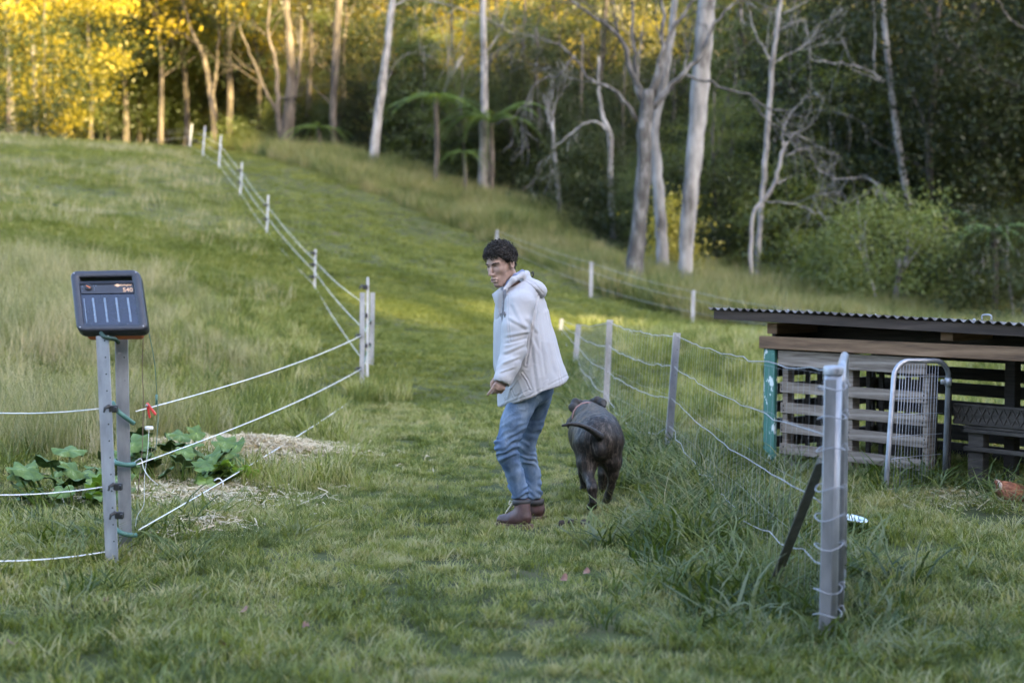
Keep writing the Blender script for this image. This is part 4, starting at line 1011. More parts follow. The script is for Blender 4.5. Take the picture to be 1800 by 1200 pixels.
# corner: a pipe strainer with a cap and a second angle beside it, wire ties round both
pb, pt_ = nb[0], nt_[0]; ax = (pt_ - pb)
mb = MB(); mb.tube([pb + Vector((-.012, 0, -.2)), pt_ + Vector((-.012, 0, 0))], .037, 20); o = mb.build('corner_pipe', m_tube, n_f, True)
mb = MB(); mb.lathe(pt_ + Vector((-.012, 0, -.012)), [(.041, -.02), (.042, .004), (.038, .014), (.0001, .018)], 20); mb.build('pipe_cap', m_tube, o, True)
o2 = steel_post(pb + Vector((-.035, -.036, 0)), pt_ + Vector((-.03, -.036, -.05)), .04, parent=n_f, mat=m_c, face=Vector((0, 1, 0)))
for k, z in enumerate((.12, .22, .40, .52, .64, .80, .93, 1.05)):
    c = pb + ax * (z / ax.z); c.z = pb.z + z; mb = MB()
    pts = [c + Vector((math.cos(a) * .058 - .018, math.sin(a) * .060 - .012, .010 * math.sin(a * 2 + k) + (.004 * math.cos(a)))) for a in np.linspace(0, 6.9, 24)]
    mb.tube(pts, .0024, 5)
    mb.tube(bez([pts[-1], pts[-1] + Vector((.02, -.01, .015)), pts[-1] + Vector((.03, -.02, -.01))], 4), .002, 5)
    mb.build('wire_tie', m_wire, n_f, True)
lev = [(.98, 'top'), (.74, ''), (.49, ''), (.27, '')]
for i in range(len(nb) - 1):
    (a, b), (c, e) = (nb[i], nt_[i]), (nb[i + 1], nt_[i + 1])
    for k, (f, _) in enumerate(lev):
        n = 22 if i < 2 else 8
        sg = [.045, .05, .06, .14][k] * (1.0 if i < 2 else .7) * (1.5 if (i == 1 and k == 3) else 1)
        strand('barbed_strand', sag(a.lerp(b, f), c.lerp(e, f), sg, n, .006 if k < 3 else .014), .0024 if i < 1 else (.0030 if i < 2 else .0038), m_wire, n_f, i < 3)
def netting(a0, a1, b0, b1, fr0, fr1, nv, nh, r, sagf=.05, wob=.004):
    mb = MB()
    for j in range(1, nv):
        t = j / nv; lo = a0.lerp(b0, t).lerp(a1.lerp(b1, t), fr0); hi = a0.lerp(b0, t).lerp(a1.lerp(b1, t), fr1); hi.z -= sagf * 4 * t * (1 - t)
        mid = (lo + hi) / 2 + Vector((rnd.normalvariate(0, wob), 0, 0)); mb.tube([lo, mid, hi], r, 3, False)
    for j in range(nh):
        f = fr0 + (fr1 - fr0) * j / max(1, nh - 1); mb.tube(sag(a0.lerp(a1, f), b0.lerp(b1, f), sagf * f, 16, .004), r, 3, False)
    return mb
for i, (nv, nh, r) in enumerate(((46, 5, .00055), (24, 5, .0008), (34, 5, .0010))):
    o = netting(nb[i], nt_[i], nb[i + 1], nt_[i + 1], .06, .97, nv, nh, r).build('netting', m_wire, n_f, True); o['kind'] = 'stuff'
# the leaning green strut
a, b = GP(1340, 7.0), P(1444, 812, 5.92); a.z -= .05
m_strut = M('strut_paint', [(.06, .06, .05), (.10, .10, .085), (.15, .14, .115)], scale=14, rough=.7, bump=.4)
st = steel_post(a, b, .05, mat=m_strut, holes=0, name='leaning_strut', face=Vector((-.3, 1, .1)))
tag(st, 'dull green steel strut leaning against the corner post', 'strut')
# open tubular gate seen edge-on behind the corner post
tg = thing('tube_gate', 'bent-tube mesh gate seen almost edge-on, hung behind the corner post', 'gate', GP(1488, 6.0))
g1, g2 = Vector((1.378, 5.93, 0)), Vector((1.575, 6.72, 0)); g1.z = hz(g1.x, g1.y) + .06; g2.z = hz(g2.x, g2.y) + .06
def bent_frame(a, b, h, r, corner=.09, foot=True):
    u = (b - a).normalized(); pts = [a.copy()]
    if not foot: pts = []
    pts += [a + Vector((0, 0, h * f)) for f in (.0, .4, .8)][1:] + [a + Vector((0, 0, h - corner))]
    for k in range(1, 6):
        t = k / 6 * math.pi / 2; pts.append(a + u * corner * (1 - math.cos(t)) + Vector((0, 0, h - corner + corner * math.sin(t))))
    pts.append(a + u * corner + Vector((0, 0, h))); pts.append(b - u * corner + Vector((0, 0, h)))
    for k in range(1, 6):
        t = k / 6 * math.pi / 2; pts.append(b - u * corner * (1 - math.sin(t)) + Vector((0, 0, h - corner + corner * math.cos(t))))
    pts += [b + Vector((0, 0, h - corner)), b + Vector((0, 0, h * .4)), b.copy()]
    mb = MB(); mb.tube(pts, r, 14); return mb
hgt = 1.08
mb = bent_frame(g1, g2, hgt, .019); mb.tube([g1 + Vector((0, 0, .05)), g2 + Vector((0, 0, .05))], .017, 10); mb.build('gate_frame', m_tube, tg, True)
mb = MB(); u = g2 - g1
for k in range(1, 9):
    q = g1 + u * k / 9; mb.tube([q + Vector((0, 0, .06)), q + Vector((0, 0, hgt - .02))], .002, 4)
for k in range(1, 14):
    z = .05 + (hgt - .1) * k / 14; mb.tube([g1 + Vector((-.015, -.02, z)), g1 + u * .12 + Vector((.012, -.02, z + .05)), g2 + Vector((0, 0, z))], .0026, 4)
mb.build('gate_mesh', m_wire, tg, True)['kind'] = 'stuff'

# ------------------------------------------------------------------ energiser
en = thing('solar_energiser', 'black solar fence energiser with four pale slots tilted on top of two posts', 'fence energiser', P(192, 560, 7.42))
m_case = M('energiser_case', [(.020, .021, .030), (.030, .031, .042)], scale=30, rough=.42, bump=.1, bscale=300, spec=.5, dist=.0005)
m_cell = M('solar_cell', [(.010, .014, .030), (.015, .020, .045)], scale=10, rough=.14, bump=0, spec=.7)
m_orange = M('orange_base', [(.45, .10, .03), (.58, .15, .05)], rough=.5, bump=0)
m_print = M('printed_gold', [(.62, .36, .20), (.70, .42, .25)], rough=.6, bump=0)
m_slot = M('slot_silver', [(.11, .15, .21), (.17, .22, .30)], scale=60, rough=.35, bump=0)
# panel frame from its four seen corners: width vector, up-slope vector (tilted back), normal
cTL, cTR, cBL = P(124, 478, 7.56), P(246, 476, 7.56), P(136, 584, 7.36)
ex = (cTR - cTL).normalized(); ey = (cTL - cBL); HH = ey.length; ey = (ey - ex * ey.dot(ex) * .0).normalized(); ez = ex.cross(ey).normalized()
WW = (cTR - cTL).length; OO = cBL
def EP(u, v, z=0.0): return OO + ex * (u * WW) + ey * (v * HH) + ez * (z)     # u,v in 0..1 of the face; z towards us
# note: ez should point to the camera
if ez.y > 0: ez = -ez
def rounded(u0, u1, v0, v1, r, n=5):
    rv = r * WW / HH; out = []
    for cx, cy, a0 in ((u1 - r, v1 - rv, 0), (u0 + r, v1 - rv, 90), (u0 + r, v0 + rv, 180), (u1 - r, v0 + rv, 270)):
        for k in range(n + 1):
            a = R(a0 + 90 * k / n); out.append((cx + r * math.cos(a), cy + rv * math.sin(a)))
    return out
def slab(outline, z0, z1, bevel=.0, holes=None):
    mb = MB(); n = len(outline); cu = sum(o[0] for o in outline) / n; cv = sum(o[1] for o in outline) / n
    rings = [(1 - bevel, z0), (1, z0 + (z1 - z0) * .25), (1, z1 - (z1 - z0) * .25), (1 - bevel, z1)]
    for s, z in rings:
        for (u, v) in outline: mb.v.append(EP(cu + (u - cu) * s, cv + (v - cv) * s, z))
    for i in range(3):
        for k in range(n): mb.f.append((i * n + k, i * n + (k + 1) % n, (i + 1) * n + (k + 1) % n, (i + 1) * n + k))
    mb.f.append(tuple(range(n))[::-1]); mb.f.append(tuple(3 * n + k for k in range(n)))
    return mb
def ringslab(o1, o2, z0, z1):      # a frame between outline o1 (outer) and o2 (inner)
    mb = MB(); n = len(o1); cu, cv = .5, .5
    prof = [(o1, 0, z0), (o1, 0, z1 - .008), (o1, .03, z1), (o2, -.02, z1), (o2, 0, z1 - .006), (o2, 0, z0)]
    for o, s, z in prof:
        for (u, v) in o: mb.v.append(EP(u + (cu - u) * s, v + (cv - v) * s, z))
    m = len(prof)
    for i in range(m):
        for k in range(n):
            a, b = i * n, ((i + 1) % m) * n; mb.f.append((a + k, a + (k + 1) % n, b + (k + 1) % n, b + k))
    return mb
outer = rounded(0, 1, 0, 1, .11)
ringslab(outer, rounded(.115, .885, .10, .885, .03), -.045, .016).build('casing', m_case, en, True)
slab(rounded(.11, .89, .09, .80, .02), -.045, .004, .01).build('face_panel', m_cell, en, False)
slab(rounded(.12, .88, .615, .80, .015), .0, .010, .01).build('control_strip', m_case, en, False)
ringslab(rounded(.06, .94, .76, .96, .05), rounded(.13, .87, .815, .885, .012), -.03, .010).build('carry_handle', m_case, en, True)
slab(rounded(.10, .9, -.015, .5, .05), -.075, -.04, .02).build('battery_base', m_orange, en, False)
slab(rounded(.02, .98, -.012, .3, .1), -.042, -.012, .03).build('lower_shell', m_black, en, False)
for u in (.265, .43, .595, .76): slab(rounded(u, u + .028, .145, .55, .006, 2), .001, .0075, .02).build('cell_slot', m_slot, en, False)
slab(rounded(.145, .157, .14, .54, .003, 2), .001, .006, .02).build('panel_edge', m_slot, en, False)
mb = MB(); kc = EP(.235, .715, .0); Kx = Matrix((ex, ey - ex * ey.dot(ex), ez)).transposed()
mb.lathe(kc, [(.021, 0), (.020, .016), (.016, .019), (.0001, .0195)], 20, Matrix((ex, ey, ez)).transposed()); kn = mb.build('dial', m_black, en, True)
mb = MB(); mb.bar(kc + ez * .0215 + ex * -.008 + ey * .006, kc + ez * .0215 + ex * .012 + ey * -.009, .005, .003, ez); mb.build('dial_mark', m_orange, kn)
for (du, dv) in ((-.085, .02), (-.09, -.05), (.075, .03), (.085, -.01), (.08, -.045), (.11, .03)):
    q = EP(.235 + du, .715 + dv, .0108); mb = MB(); mb.box(q, (.004, .004, .001), Matrix((ex, ey, ez)).transposed()); mb.build('dial_tick', m_slot, en)
def lettering(txt, u, v, size, parent, mat, z=.0108, name='lettering'):
    c = bpy.data.curves.new(name, 'FONT'); c.body = txt; c.size = size; c.extrude = .0004; c.align_x = 'RIGHT'; c.offset = size * .012
    o = bpy.data.objects.new(name, c); COL.objects.link(o)
    dg = bpy.context.evaluated_depsgraph_get(); me = bpy.data.meshes.new_from_object(o.evaluated_get(dg)); bpy.data.objects.remove(o)
    A = Matrix((ex, ey, ez)).transposed().to_4x4(); A.translation = EP(u, v, z)
    me.transform(A); me.materials.clear(); return link(name, me, mat, parent)
for (u_, v_) in ((.055, .06), (.945, .06), (.055, .95), (.945, .95)):
    mb = MB(); mb.lathe(EP(u_, v_, .0155), [(.0045, 0), (.004, .0015), (.0001, .0015)], 10, Matrix((ex, ey, ez)).transposed()); mb.build('screw', m_galv, en, True)
lettering('S40', .865, .635, .036, en, m_print)
lettering('Gallagher', .86, .735, .016, en, m_print)
mb = MB(); q = EP(.655, .745, .0108); mb.add([q + ex * -.02, q + ey * .010, q + ex * .02, q - ey * .010], [(0, 3, 2, 1)]); mb.build('emblem', m_print, en)
mb = MB(); c = P(191, 592, 7.35); mb.tube(bez([c + Vector((-.04, 0, .02)), c + Vector((-.01, -.035, 0)), c + Vector((.04, -.03, -.01)), c + Vector((.05, 0, -.03))], 5), .011, 7)
mb.build('tie', M('dark_green_tie', [(.01, .03, .02), (.02, .05, .03)], bump=0), en, True)

# ------------------------------------------------------------------ hen house
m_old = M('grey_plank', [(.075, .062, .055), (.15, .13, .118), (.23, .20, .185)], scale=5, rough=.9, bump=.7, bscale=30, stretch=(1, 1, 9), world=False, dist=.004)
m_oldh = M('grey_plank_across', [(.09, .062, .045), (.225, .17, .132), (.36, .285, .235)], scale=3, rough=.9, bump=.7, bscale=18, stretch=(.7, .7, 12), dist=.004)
m_dplank = M('shade_toned_plank', [(.018, .013, .010), (.032, .024, .019), (.05, .038, .031)], scale=3, rough=.9, bump=.6, bscale=18, stretch=(.7, .7, 12), dist=.004)  # planks toned dark to carry the shade inside the shed
m_fasc = M('fascia_wood', [(.03, .018, .013), (.055, .035, .025), (.08, .052, .038)], scale=3, rough=.9, bump=.5, stretch=(.8, .8, 8), dist=.003)
m_beam = M('brown_beam', [(.085, .044, .022), (.20, .108, .056), (.31, .18, .10)], scale=2.2, rough=.8, bump=.5, bscale=20, stretch=(.8, .8, 10), detail=10, dist=.003)
m_iron = M('corrugated_iron', [(.05, .034, .026), (.10, .085, .078), (.22, .21, .21)], scale=4, rough=.5, metal=.5, bump=.3, stretch=(1, 1, 1), dist=.002)
m_gpost = M('green_paint', [((.6, .62, .6), .39), ((.05, .16, .125), .405), ((.035, .125, .095), .6), ((.055, .175, .135), .8)], scale=9, rough=.55, bump=.35, bscale=30, stretch=(1.6, 1.6, .7), dist=.002)
S0 = Vector((SHED0[0], SHED0[1], 0)); su = Vector((.641, -.768, 0)); sv = Vector((.768, .641, 0))
def SP(s, t, z): return S0 + su * s + sv * t + Vector((0, 0, z))      # along front, back, up
SR = Matrix((su, sv, Vector((0, 0, 1)))).transposed()
shed = thing('hen_house', 'low hen house of grey pallets with a brown beam and corrugated iron roof', 'shed', SP(0, 0, 0))
def sbox(name, s0, s1, t0, t1, z0, z1, mat, parent=None, bev=.003, tilt=0, label=None):
    mb = MB(); rot = SR.copy()
    if tilt: rot = rot @ Matrix.Rotation(tilt, 3, 'Y')
    mb.box((0, 0, 0), (s1 - s0, t1 - t0, z1 - z0), rot, bev)
    o = mb.build(name, mat, None); o.parent = parent or shed
    o.matrix_parent_inverse = Matrix.Identity(4); o.location = SP((s0 + s1) / 2, (t0 + t1) / 2, (z0 + z1) / 2) - shed.location
    if label: o['label'] = label
    return o
# roof: iron sheet dropping to the back, its waves running front to back
mb = MB(); L0, L1, T0, T1 = -.45, 3.4, -.16, 1.75; pitch = .076; n = int((L1 - L0) / pitch * 8); rz = lambda t: 1.232 - .10 * (t - T0)
ns = 7
for k, off in ((0, 0), (1, -.0016)):
    for i in range(n + 1):
        s = L0 + (L1 - L0) * i / n
        for j in range(ns):
            t = T0 + (T1 - T0) * j / (ns - 1) + .008 * math.sin(s * 5); z = rz(t) - .02 * s + .011 * math.cos(2 * math.pi * s / pitch) + off + .006 * math.sin(s * 1.7) - .003 * (int(s / .76) % 2)
            mb.v.append(SP(s, t, z))
m1 = (n + 1) * ns
for i in range(n):
    for j in range(ns - 1):
        a = i * ns + j; mb.f.append((a, a + ns, a + ns + 1, a + 1)); a += m1; mb.f.append((a, a + 1, a + ns + 1, a + ns))
    for j in (0, ns - 1): a = i * ns + j; mb.f.append((a, a + m1, a + ns + m1, a + ns))
roof = mb.build('roof', m_iron, shed, True)
for s in (2.0,):
    mb = MB(); mb.tube(bez([SP(s - .035, -.10, 1.200), SP(s - .03, -.10, 1.232), SP(s + .03, -.1, 1.232), SP(s + .035, -.1, 1.200)], 4), .006, 6); mb.build('roof_tie', m_wire, roof, True)
for s in (.3, 1.1, 1.9, 2.5): mb = MB(); mb.lathe(SP(s, -.09, rz(-.09) + .012 - .02 * s), [(.013, 0), (.010, .004), (.004, .006), (.0001, .012)], 8); mb.build('roofing_nail', m_wire, roof, True)
sbox('fascia', -.42, 3.3, -.13, -.10, 1.115, 1.186, m_fasc, bev=.002, tilt=.02)
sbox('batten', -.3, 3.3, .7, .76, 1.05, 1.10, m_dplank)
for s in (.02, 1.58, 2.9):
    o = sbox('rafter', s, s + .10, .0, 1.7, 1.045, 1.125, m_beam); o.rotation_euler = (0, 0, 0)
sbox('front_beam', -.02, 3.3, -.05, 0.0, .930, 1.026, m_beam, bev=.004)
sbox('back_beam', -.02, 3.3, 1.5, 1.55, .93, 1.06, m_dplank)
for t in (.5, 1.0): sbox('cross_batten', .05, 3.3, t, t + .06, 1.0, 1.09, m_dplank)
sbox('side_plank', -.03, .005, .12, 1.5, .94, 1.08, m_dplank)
# corner post, painted green, with the end boards of the side pallet edge-on
sbox('green_post', 0.015, .125, -.03, .005, .0, .926, m_gpost, bev=.004, label='flaking green painted corner board')
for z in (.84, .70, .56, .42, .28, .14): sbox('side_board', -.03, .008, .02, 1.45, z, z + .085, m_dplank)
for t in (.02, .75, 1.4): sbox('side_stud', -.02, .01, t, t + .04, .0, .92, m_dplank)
def pallet(s0, s1, t, parent, mat, zs, h=.078, studs=(0, .5, 1), tb=.022, top=None, zt=.86):
    for f in studs:
        c = s0 + (s1 - s0 - .05) * f; sbox('stud', c, c + .048, t + tb + .002, t + tb + .09, .04, zt, mat, parent)
    for z in zs:
        j = rnd.uniform(-.006, .006); o = sbox('plank', s0 - rnd.uniform(0, .012), s1 + rnd.uniform(0, .012), t, t + tb, z + j, z + j + h * rnd.uniform(.94, 1.06), mat, parent, tilt=rnd.uniform(-.004, .004))
        if mat is m_oldh:
            for f in studs:
                for dz in (.02, .055):
                    c = s0 + (s1 - s0 - .05) * f + .024 + rnd.uniform(-.012, .012); link('nail_head', NAIL, None, o, loc=tuple(su * (c - (s0 + s1) / 2) - sv * (tb / 2 + .0015) + Vector((0, 0, dz - .039))))
NAIL = MB().lathe((0, 0, 0), [(.0001, .001), (.0055, .001), (.0075, -.001)], 6, Matrix((Vector((1, 0, 0)), Vector((0, 0, 1)), Vector((0, -1, 0)))).transposed() @ Matrix.Rotation(0, 3, 'X')).mesh('nail_head'); NAIL.materials.append(m_hole)
sbox('plank', .14, 1.47, -.012, .010, .80, .918, m_oldh, label='widest grey board under the beam')
pallet(.15, 1.47, 0.012, shed, m_oldh, (.115, .275, .435, .590,), studs=(0, .485, 1), zt=.8)
sbox('plank', .15, 1.47, .012, .034, .0, .06, m_oldh)
# inner pallet behind, edge-on staves seen through the gaps
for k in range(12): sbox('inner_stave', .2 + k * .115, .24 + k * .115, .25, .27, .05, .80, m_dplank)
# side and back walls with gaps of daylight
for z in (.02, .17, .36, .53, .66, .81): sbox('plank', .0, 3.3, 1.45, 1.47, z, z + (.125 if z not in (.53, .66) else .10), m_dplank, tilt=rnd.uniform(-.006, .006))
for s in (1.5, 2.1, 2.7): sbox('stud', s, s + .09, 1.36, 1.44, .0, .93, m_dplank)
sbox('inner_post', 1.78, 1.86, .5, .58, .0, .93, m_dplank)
# nest bench with a lattice-cut board
nb_ = thing('nesting_bench', 'low wooden nesting bench with a lattice-patterned front board inside the shed', 'bench', SP(1.62, .45, 0))
def nbox(name, s0, s1, t0, t1, z0, z1, mat): return sbox(name, s0, s1, t0, t1, z0, z1, mat, bev=.003)
m_bench = M('bench_wood', [(.035, .028, .022), (.065, .052, .042), (.10, .08, .067)], scale=4, rough=.9, bump=.5, stretch=(1, 1, 8), dist=.003)
def reparent(o):
    o.parent = nb_; o.location = o.location + shed.location - nb_.location; return o
reparent(nbox('bench_leg', 1.62, 1.74, .30, .38, 0, .40, m_bench)); reparent(nbox('bench_leg', 2.7, 2.8, .30, .38, 0, .40, m_bench))
reparent(nbox('bench_rail', 1.60, 3.0, .27, .298, .385, .41, m_bench)); reparent(nbox('bench_rail', 1.60, 3.0, .27, .298, .255, .285, m_bench)); reparent(nbox('bench_top', 1.58, 3.0, .30, .9, .412, .432, m_bench))
reparent(nbox('lattice_board', 1.50, 3.0, .30, .315, .435, .585, m_bench))
mb = MB()
for k in range(22):
    s = 1.53 + k * .066
    for sg in (-1, 1): mb.bar(SP(s - .03 * sg, .295, .455), SP(s + .03 * sg, .295, .565), .010, .009, sv)
for z in (.445, .575): mb.bar(SP(1.5, .296, z), SP(3.0, .296, z), .010, .012, sv)
mb.build('lattice', m_bench, nb_)
# spare tube gate leaning on the pallet wall
sg = thing('spare_gate', 'round-cornered galvanised tube gate with mesh leaning against the pallet wall', 'gate', GP(1560, 9.3))
A0, B0 = P(1556, 885, 9.45), P(1660, 838, 10.05); A1, B1 = P(1573, 634, 9.72), P(1668, 634, 9.85)
A0.z = hz(A0.x, A0.y) + .0; B0.z = hz(B0.x, B0.y)
def lp(u, v): return A0.lerp(B0, u).lerp(A1.lerp(B1, u), v)
pts = [lp(0, v) for v in (0, .3, .6, .88)]
for k in range(1, 7): t = k / 6 * math.pi / 2; pts.append(lp(.26 * (1 - math.cos(t)), .88 + .12 * math.sin(t)))
pts.append(lp(.5, 1.0))
for k in range(0, 7): t = k / 6 * math.pi / 2; pts.append(lp(.74 + .26 * math.sin(t), 1 - .12 * (1 - math.cos(t))))
pts += [lp(1, v) for v in (.6, .3, 0)]
mb = MB(); mb.tube(pts, .0175, 14); fr = mb.build('gate_frame', m_tube, sg, True)
mb = MB(); q = lp(1, .84); mb.tube([q + Vector((0, 0, -.028)), q + Vector((0, 0, .028))], .024, 14); mb.box(q + Vector((-.035, -.01, 0)), (.04, .012, .034), None, .003); mb.build('hinge_clamp', m_galv, fr, True)
mb = MB()
for k in range(1, 15): f = .06 + .80 * k / 15; mb.tube([lp(f, .02), lp(f + rnd.uniform(-.008, .008), .5), lp(f, .975)], .0022, 4)
for v in (.06, .28, .44, .60, .72, .88): mb.tube([lp(.0, v), lp(.5, v + rnd.uniform(-.006, .006)), lp(.92 if v < .8 else 1, v)], .0026, 4)
mb.build('gate_mesh', m_wire, sg, True)['kind'] = 'stuff'

# ------------------------------------------------------------------ small things
bw = P(1502, 938, 8.1); bw.z = hz(bw.x, bw.y) + .085
mb = MB(); ax3 = Matrix.Rotation(R(10), 3, 'Y') @ Matrix.Rotation(R(6), 3, 'X')
mb.lathe(bw, [(.0001, -.015), (.05, -.014), (.062, .0), (.075, .012), (.078, .012), (.064, -.004), (.05, -.018), (.0001, -.019)], 24, ax3)
tag(mb.build('metal_bowl', M('bright_tin', [(.6, .62, .66), (.8, .82, .85)], rough=.25, metal=.9, bump=0), None, True), 'shallow bright metal bowl tipped on the grass just right of the corner post', 'bowl')
# straw mulch and its scatter
def straw_bits(name, c, rx, ry, n, hgt, label, seed, L=.14, mat=None):
    rg = np.random.default_rng(seed); vs, fs = [], []
    for i in range(n):
        r = abs(rg.normal(0, .5)); a = rg.uniform(0, 6.283); x = c[0] + rx * r * math.cos(a); y = c[1] + ry * r * math.sin(a)
        z = hz_fast(x, y) + hgt * math.exp(-r * r * 2.2) * rg.uniform(.2, 1.0) + .006
        a = rg.uniform(0, 6.283); l = L * rg.uniform(.4, 1.2); d = Vector((math.cos(a), math.sin(a), rg.normal(0, .25))).normalized() * l / 2
        s = Vector((-math.sin(a), math.cos(a), rg.normal(0, .4))).normalized() * .0042; up = Vector((0, 0, rg.uniform(0, .02)))
        b = len(vs); o = Vector((x, y, z)); vs += [o - d - s, o - d + s, o + up + s, o + up - s, o + d + s, o + d - s]; fs += [(b, b + 1, b + 2, b + 3), (b + 3, b + 2, b + 4, b + 5)]
    return link(name, raw_mesh(name, vs, fs, False), mat or m_straw, None, kind='stuff', label=label)
_hx = np.linspace(-12, 12, 241); _hy = np.linspace(4, 30, 261); _HG = H(*np.meshgrid(_hx, _hy, indexing='ij'))
def hz_fast(x, y):
    i = min(239, max(0, int((x + 12) / .1))); j = min(259, max(0, int((y - 4) / .1))); return float(_HG[i, j])
straw_bits('straw_pile', STRAW, 1.15, .85, 5200, .10, 'pile of pale straw mulch by the pumpkin plant', 3)
straw_bits('straw_litter', (XY(325, 9.7)[0], 9.8), 1.0, 1.1, 3000, .04, 'thin straw litter between the posts and the pumpkin plant', 4, .16)
straw_bits('straw_litter', (XY(345, 8.3)[0], 8.4), .5, .8, 260, .05, 'wisps of pale straw below the lowest rope', 6, .18)
straw_bits('shed_litter', (SP(1.9, -.35, 0).x, SP(1.9, -.35, 0).y), .8, .7, 1100, .03, 'dry straw litter trodden at the mouth of the shed', 5, .2, m_dry)
# pumpkin plants: each leaf is its own piece
def pleaf(seed, R0):
    rg = np.random.default_rng(seed); vs = [(0, 0, 0)]; n = 20
    for ring, f in ((1, .45), (2, .8), (3, 1.0)):
        for k in range(n):
            a = 2 * math.pi * k / n; lob = 1 + .13 * math.cos(5 * a) + (.06 * rg.normal() if ring == 3 else 0)
            if abs(math.atan2(math.sin(a - math.pi), math.cos(a - math.pi))) < .28: lob *= .55
            r = R0 * f * lob; vs.append((r * math.cos(a), r * math.sin(a), R0 * (.10 * f - .26 * f * f + .10 * math.cos(5 * a) * f + .05 * rg.normal() * f)))
    fs = [(0, 1 + k, 1 + (k + 1) % n) for k in range(n)]
    for ring in range(2):
        for k in range(n): a = 1 + ring * n; fs.append((a + k, a + n + k, a + n + (k + 1) % n, a + (k + 1) % n))
    return raw_mesh('leaf', vs, fs, True)
m_pump = M('pumpkin_leaf', [((.035, .068, .016), .3), ((.062, .11, .024), .5), ((.10, .155, .04), .61), ((.24, .28, .17), .70)], scale=11, rough=.85, bump=.6, bscale=40, dist=.004)
m_pumpy = leafmat('young_pumpkin_leaf', [(.08, .15, .02), (.13, .22, .03), (.17, .27, .05)], trans=.4, nscale=3)
PL = [pleaf(s, .088) for s in range(5)]
for q in PL: q.materials.append(m_pump)
PY = [pleaf(9, .07)]; PY[0].materials.append(m_pumpy)
def pumpkin(label, px, d, spread, n, ny, seed):
    c = GP(px, d); root = thing('pumpkin_plant', label, 'plant', c); rg = random.Random(seed)
    for i in range(n + ny):
        yng = i >= n; x, y = rg.uniform(-1, 1) * spread[0], rg.uniform(-1, 1) * spread[1]
        if yng: x = rg.uniform(.5, 1.25) * spread[0]; y = -abs(y)
        z = rg.uniform(.10, spread[2]) * (1 - .35 * (x / spread[0]) ** 2) * (.8 if yng else 1) + hz(c.x + x, c.y + y) - c.z
        o = link('leaf', rg.choice(PY if yng else PL), None, root, loc=(x, y, z)); s = rg.uniform(.75, 1.25)
        o.scale = (s, s, s); o.rotation_euler = (rg.uniform(.1, .9), rg.uniform(-.5, .5), rg.uniform(0, 6.3)) if rg.random() < .75 else (rg.uniform(-.4, .3), rg.uniform(-.5, .5), rg.uniform(0, 6.3))
        mb = MB(); mb.tube(bez([Vector((x * .6, y * .6, -.02)), Vector((x * .85, y * .85, z * .6)), Vector((x, y, z - .002))], 3), [.008] * 7, 5)
        link('stalk', mb.mesh('stalk', True), m_pumpy, root, loc=(0, 0, 0))
pumpkin('large pumpkin plant with a trailing runner between the posts and the straw pile', 305, 10.4, (.44, .40, .36), 44, 12, 21)
pumpkin('pumpkin plant with silver-marked leaves at the left, outside the posts', 122, 9.3, (.34, .35, .32), 32, 4, 22)
# ground weeds with a dark tuft near the middle strand
x, y = rng.normal(XY(440, 14.5)[0], .22, 26), rng.normal(14.5, .3, 26); scatter('tuft', with_z(x, y), rankv, m_weed, label='dark grass tuft beneath the top rope')
x, y = rng.normal(XY(655, 16.8)[0], .16, 26), rng.normal(17.0, .25, 26); scatter('tuft', with_z(x, y), rankv, m_lawn2, label='tuft of seeding grass at the foot of the gate posts')
# fallen leaves
def fleaf(seed):
    rg = random.Random(seed); vs = []; n = 10
    for k in range(n):
        a = 2 * math.pi * k / n; vs.append((.034 * math.cos(a), .018 * math.sin(a) * (1 if k % 2 else .85), .008 * math.cos(2 * a) + rg.uniform(0, .004)))
    return raw_mesh('fallen_leaf', [(0, 0, -.004)] + vs, [(0, 1 + k, 1 + (k + 1) % n) for k in range(n)], True)
FL = fleaf(1); FL.materials.append(M('dead_leaf', [(.08, .03, .015), (.15, .06, .03), (.22, .12, .07)], scale=30, rough=.6, bump=.2))
for (px, d, lab) in ((421, 6.15, 'red-brown fallen leaf low in the grass right of the near post'), (535, 5.85, 'dark red fallen leaf near the bottom edge, left of centre'), (992, 6.75, 'pinkish fallen leaf in the grass in front of the dog'), (392, 5.5, 'pale brown leaf at the bottom edge of the grass'),
                     (178, 6.3, 'brown curled leaf at the foot of the near post'), (1032, 6.9, 'brown leaf scrap right of the pinkish one'), (16, 5.55, 'rusty leaf in the bottom left corner')):
    p = GP(px, d); o = link('fallen_leaf', FL, None, None, loc=(p.x, p.y, p.z + .055)); o.rotation_euler = (rnd.uniform(-.6, .3), rnd.uniform(-.5, .5), rnd.uniform(0, 6)); tag(o, lab, 'leaf', 'fallen leaves on the lawn')
x0, y0 = XY(1010, 8.66)
mb = MB()
for k in range(7): q = Vector((x0 + rnd.uniform(-.1, .1), y0 + rnd.uniform(-.05, .05), hz(x0, y0) + .02)); mb.lathe(q, [(.0001, .022), (.018, .018), (.028, .0), (.02, -.02)], 7)
tag(mb.build('dirt_clod', M('dark_earth', [(.018, .012, .008), (.04, .028, .02)], bump=.8, rough=.95), None, True), 'little heap of dark dirt clods on the grass between the boots and the dog', 'dirt')
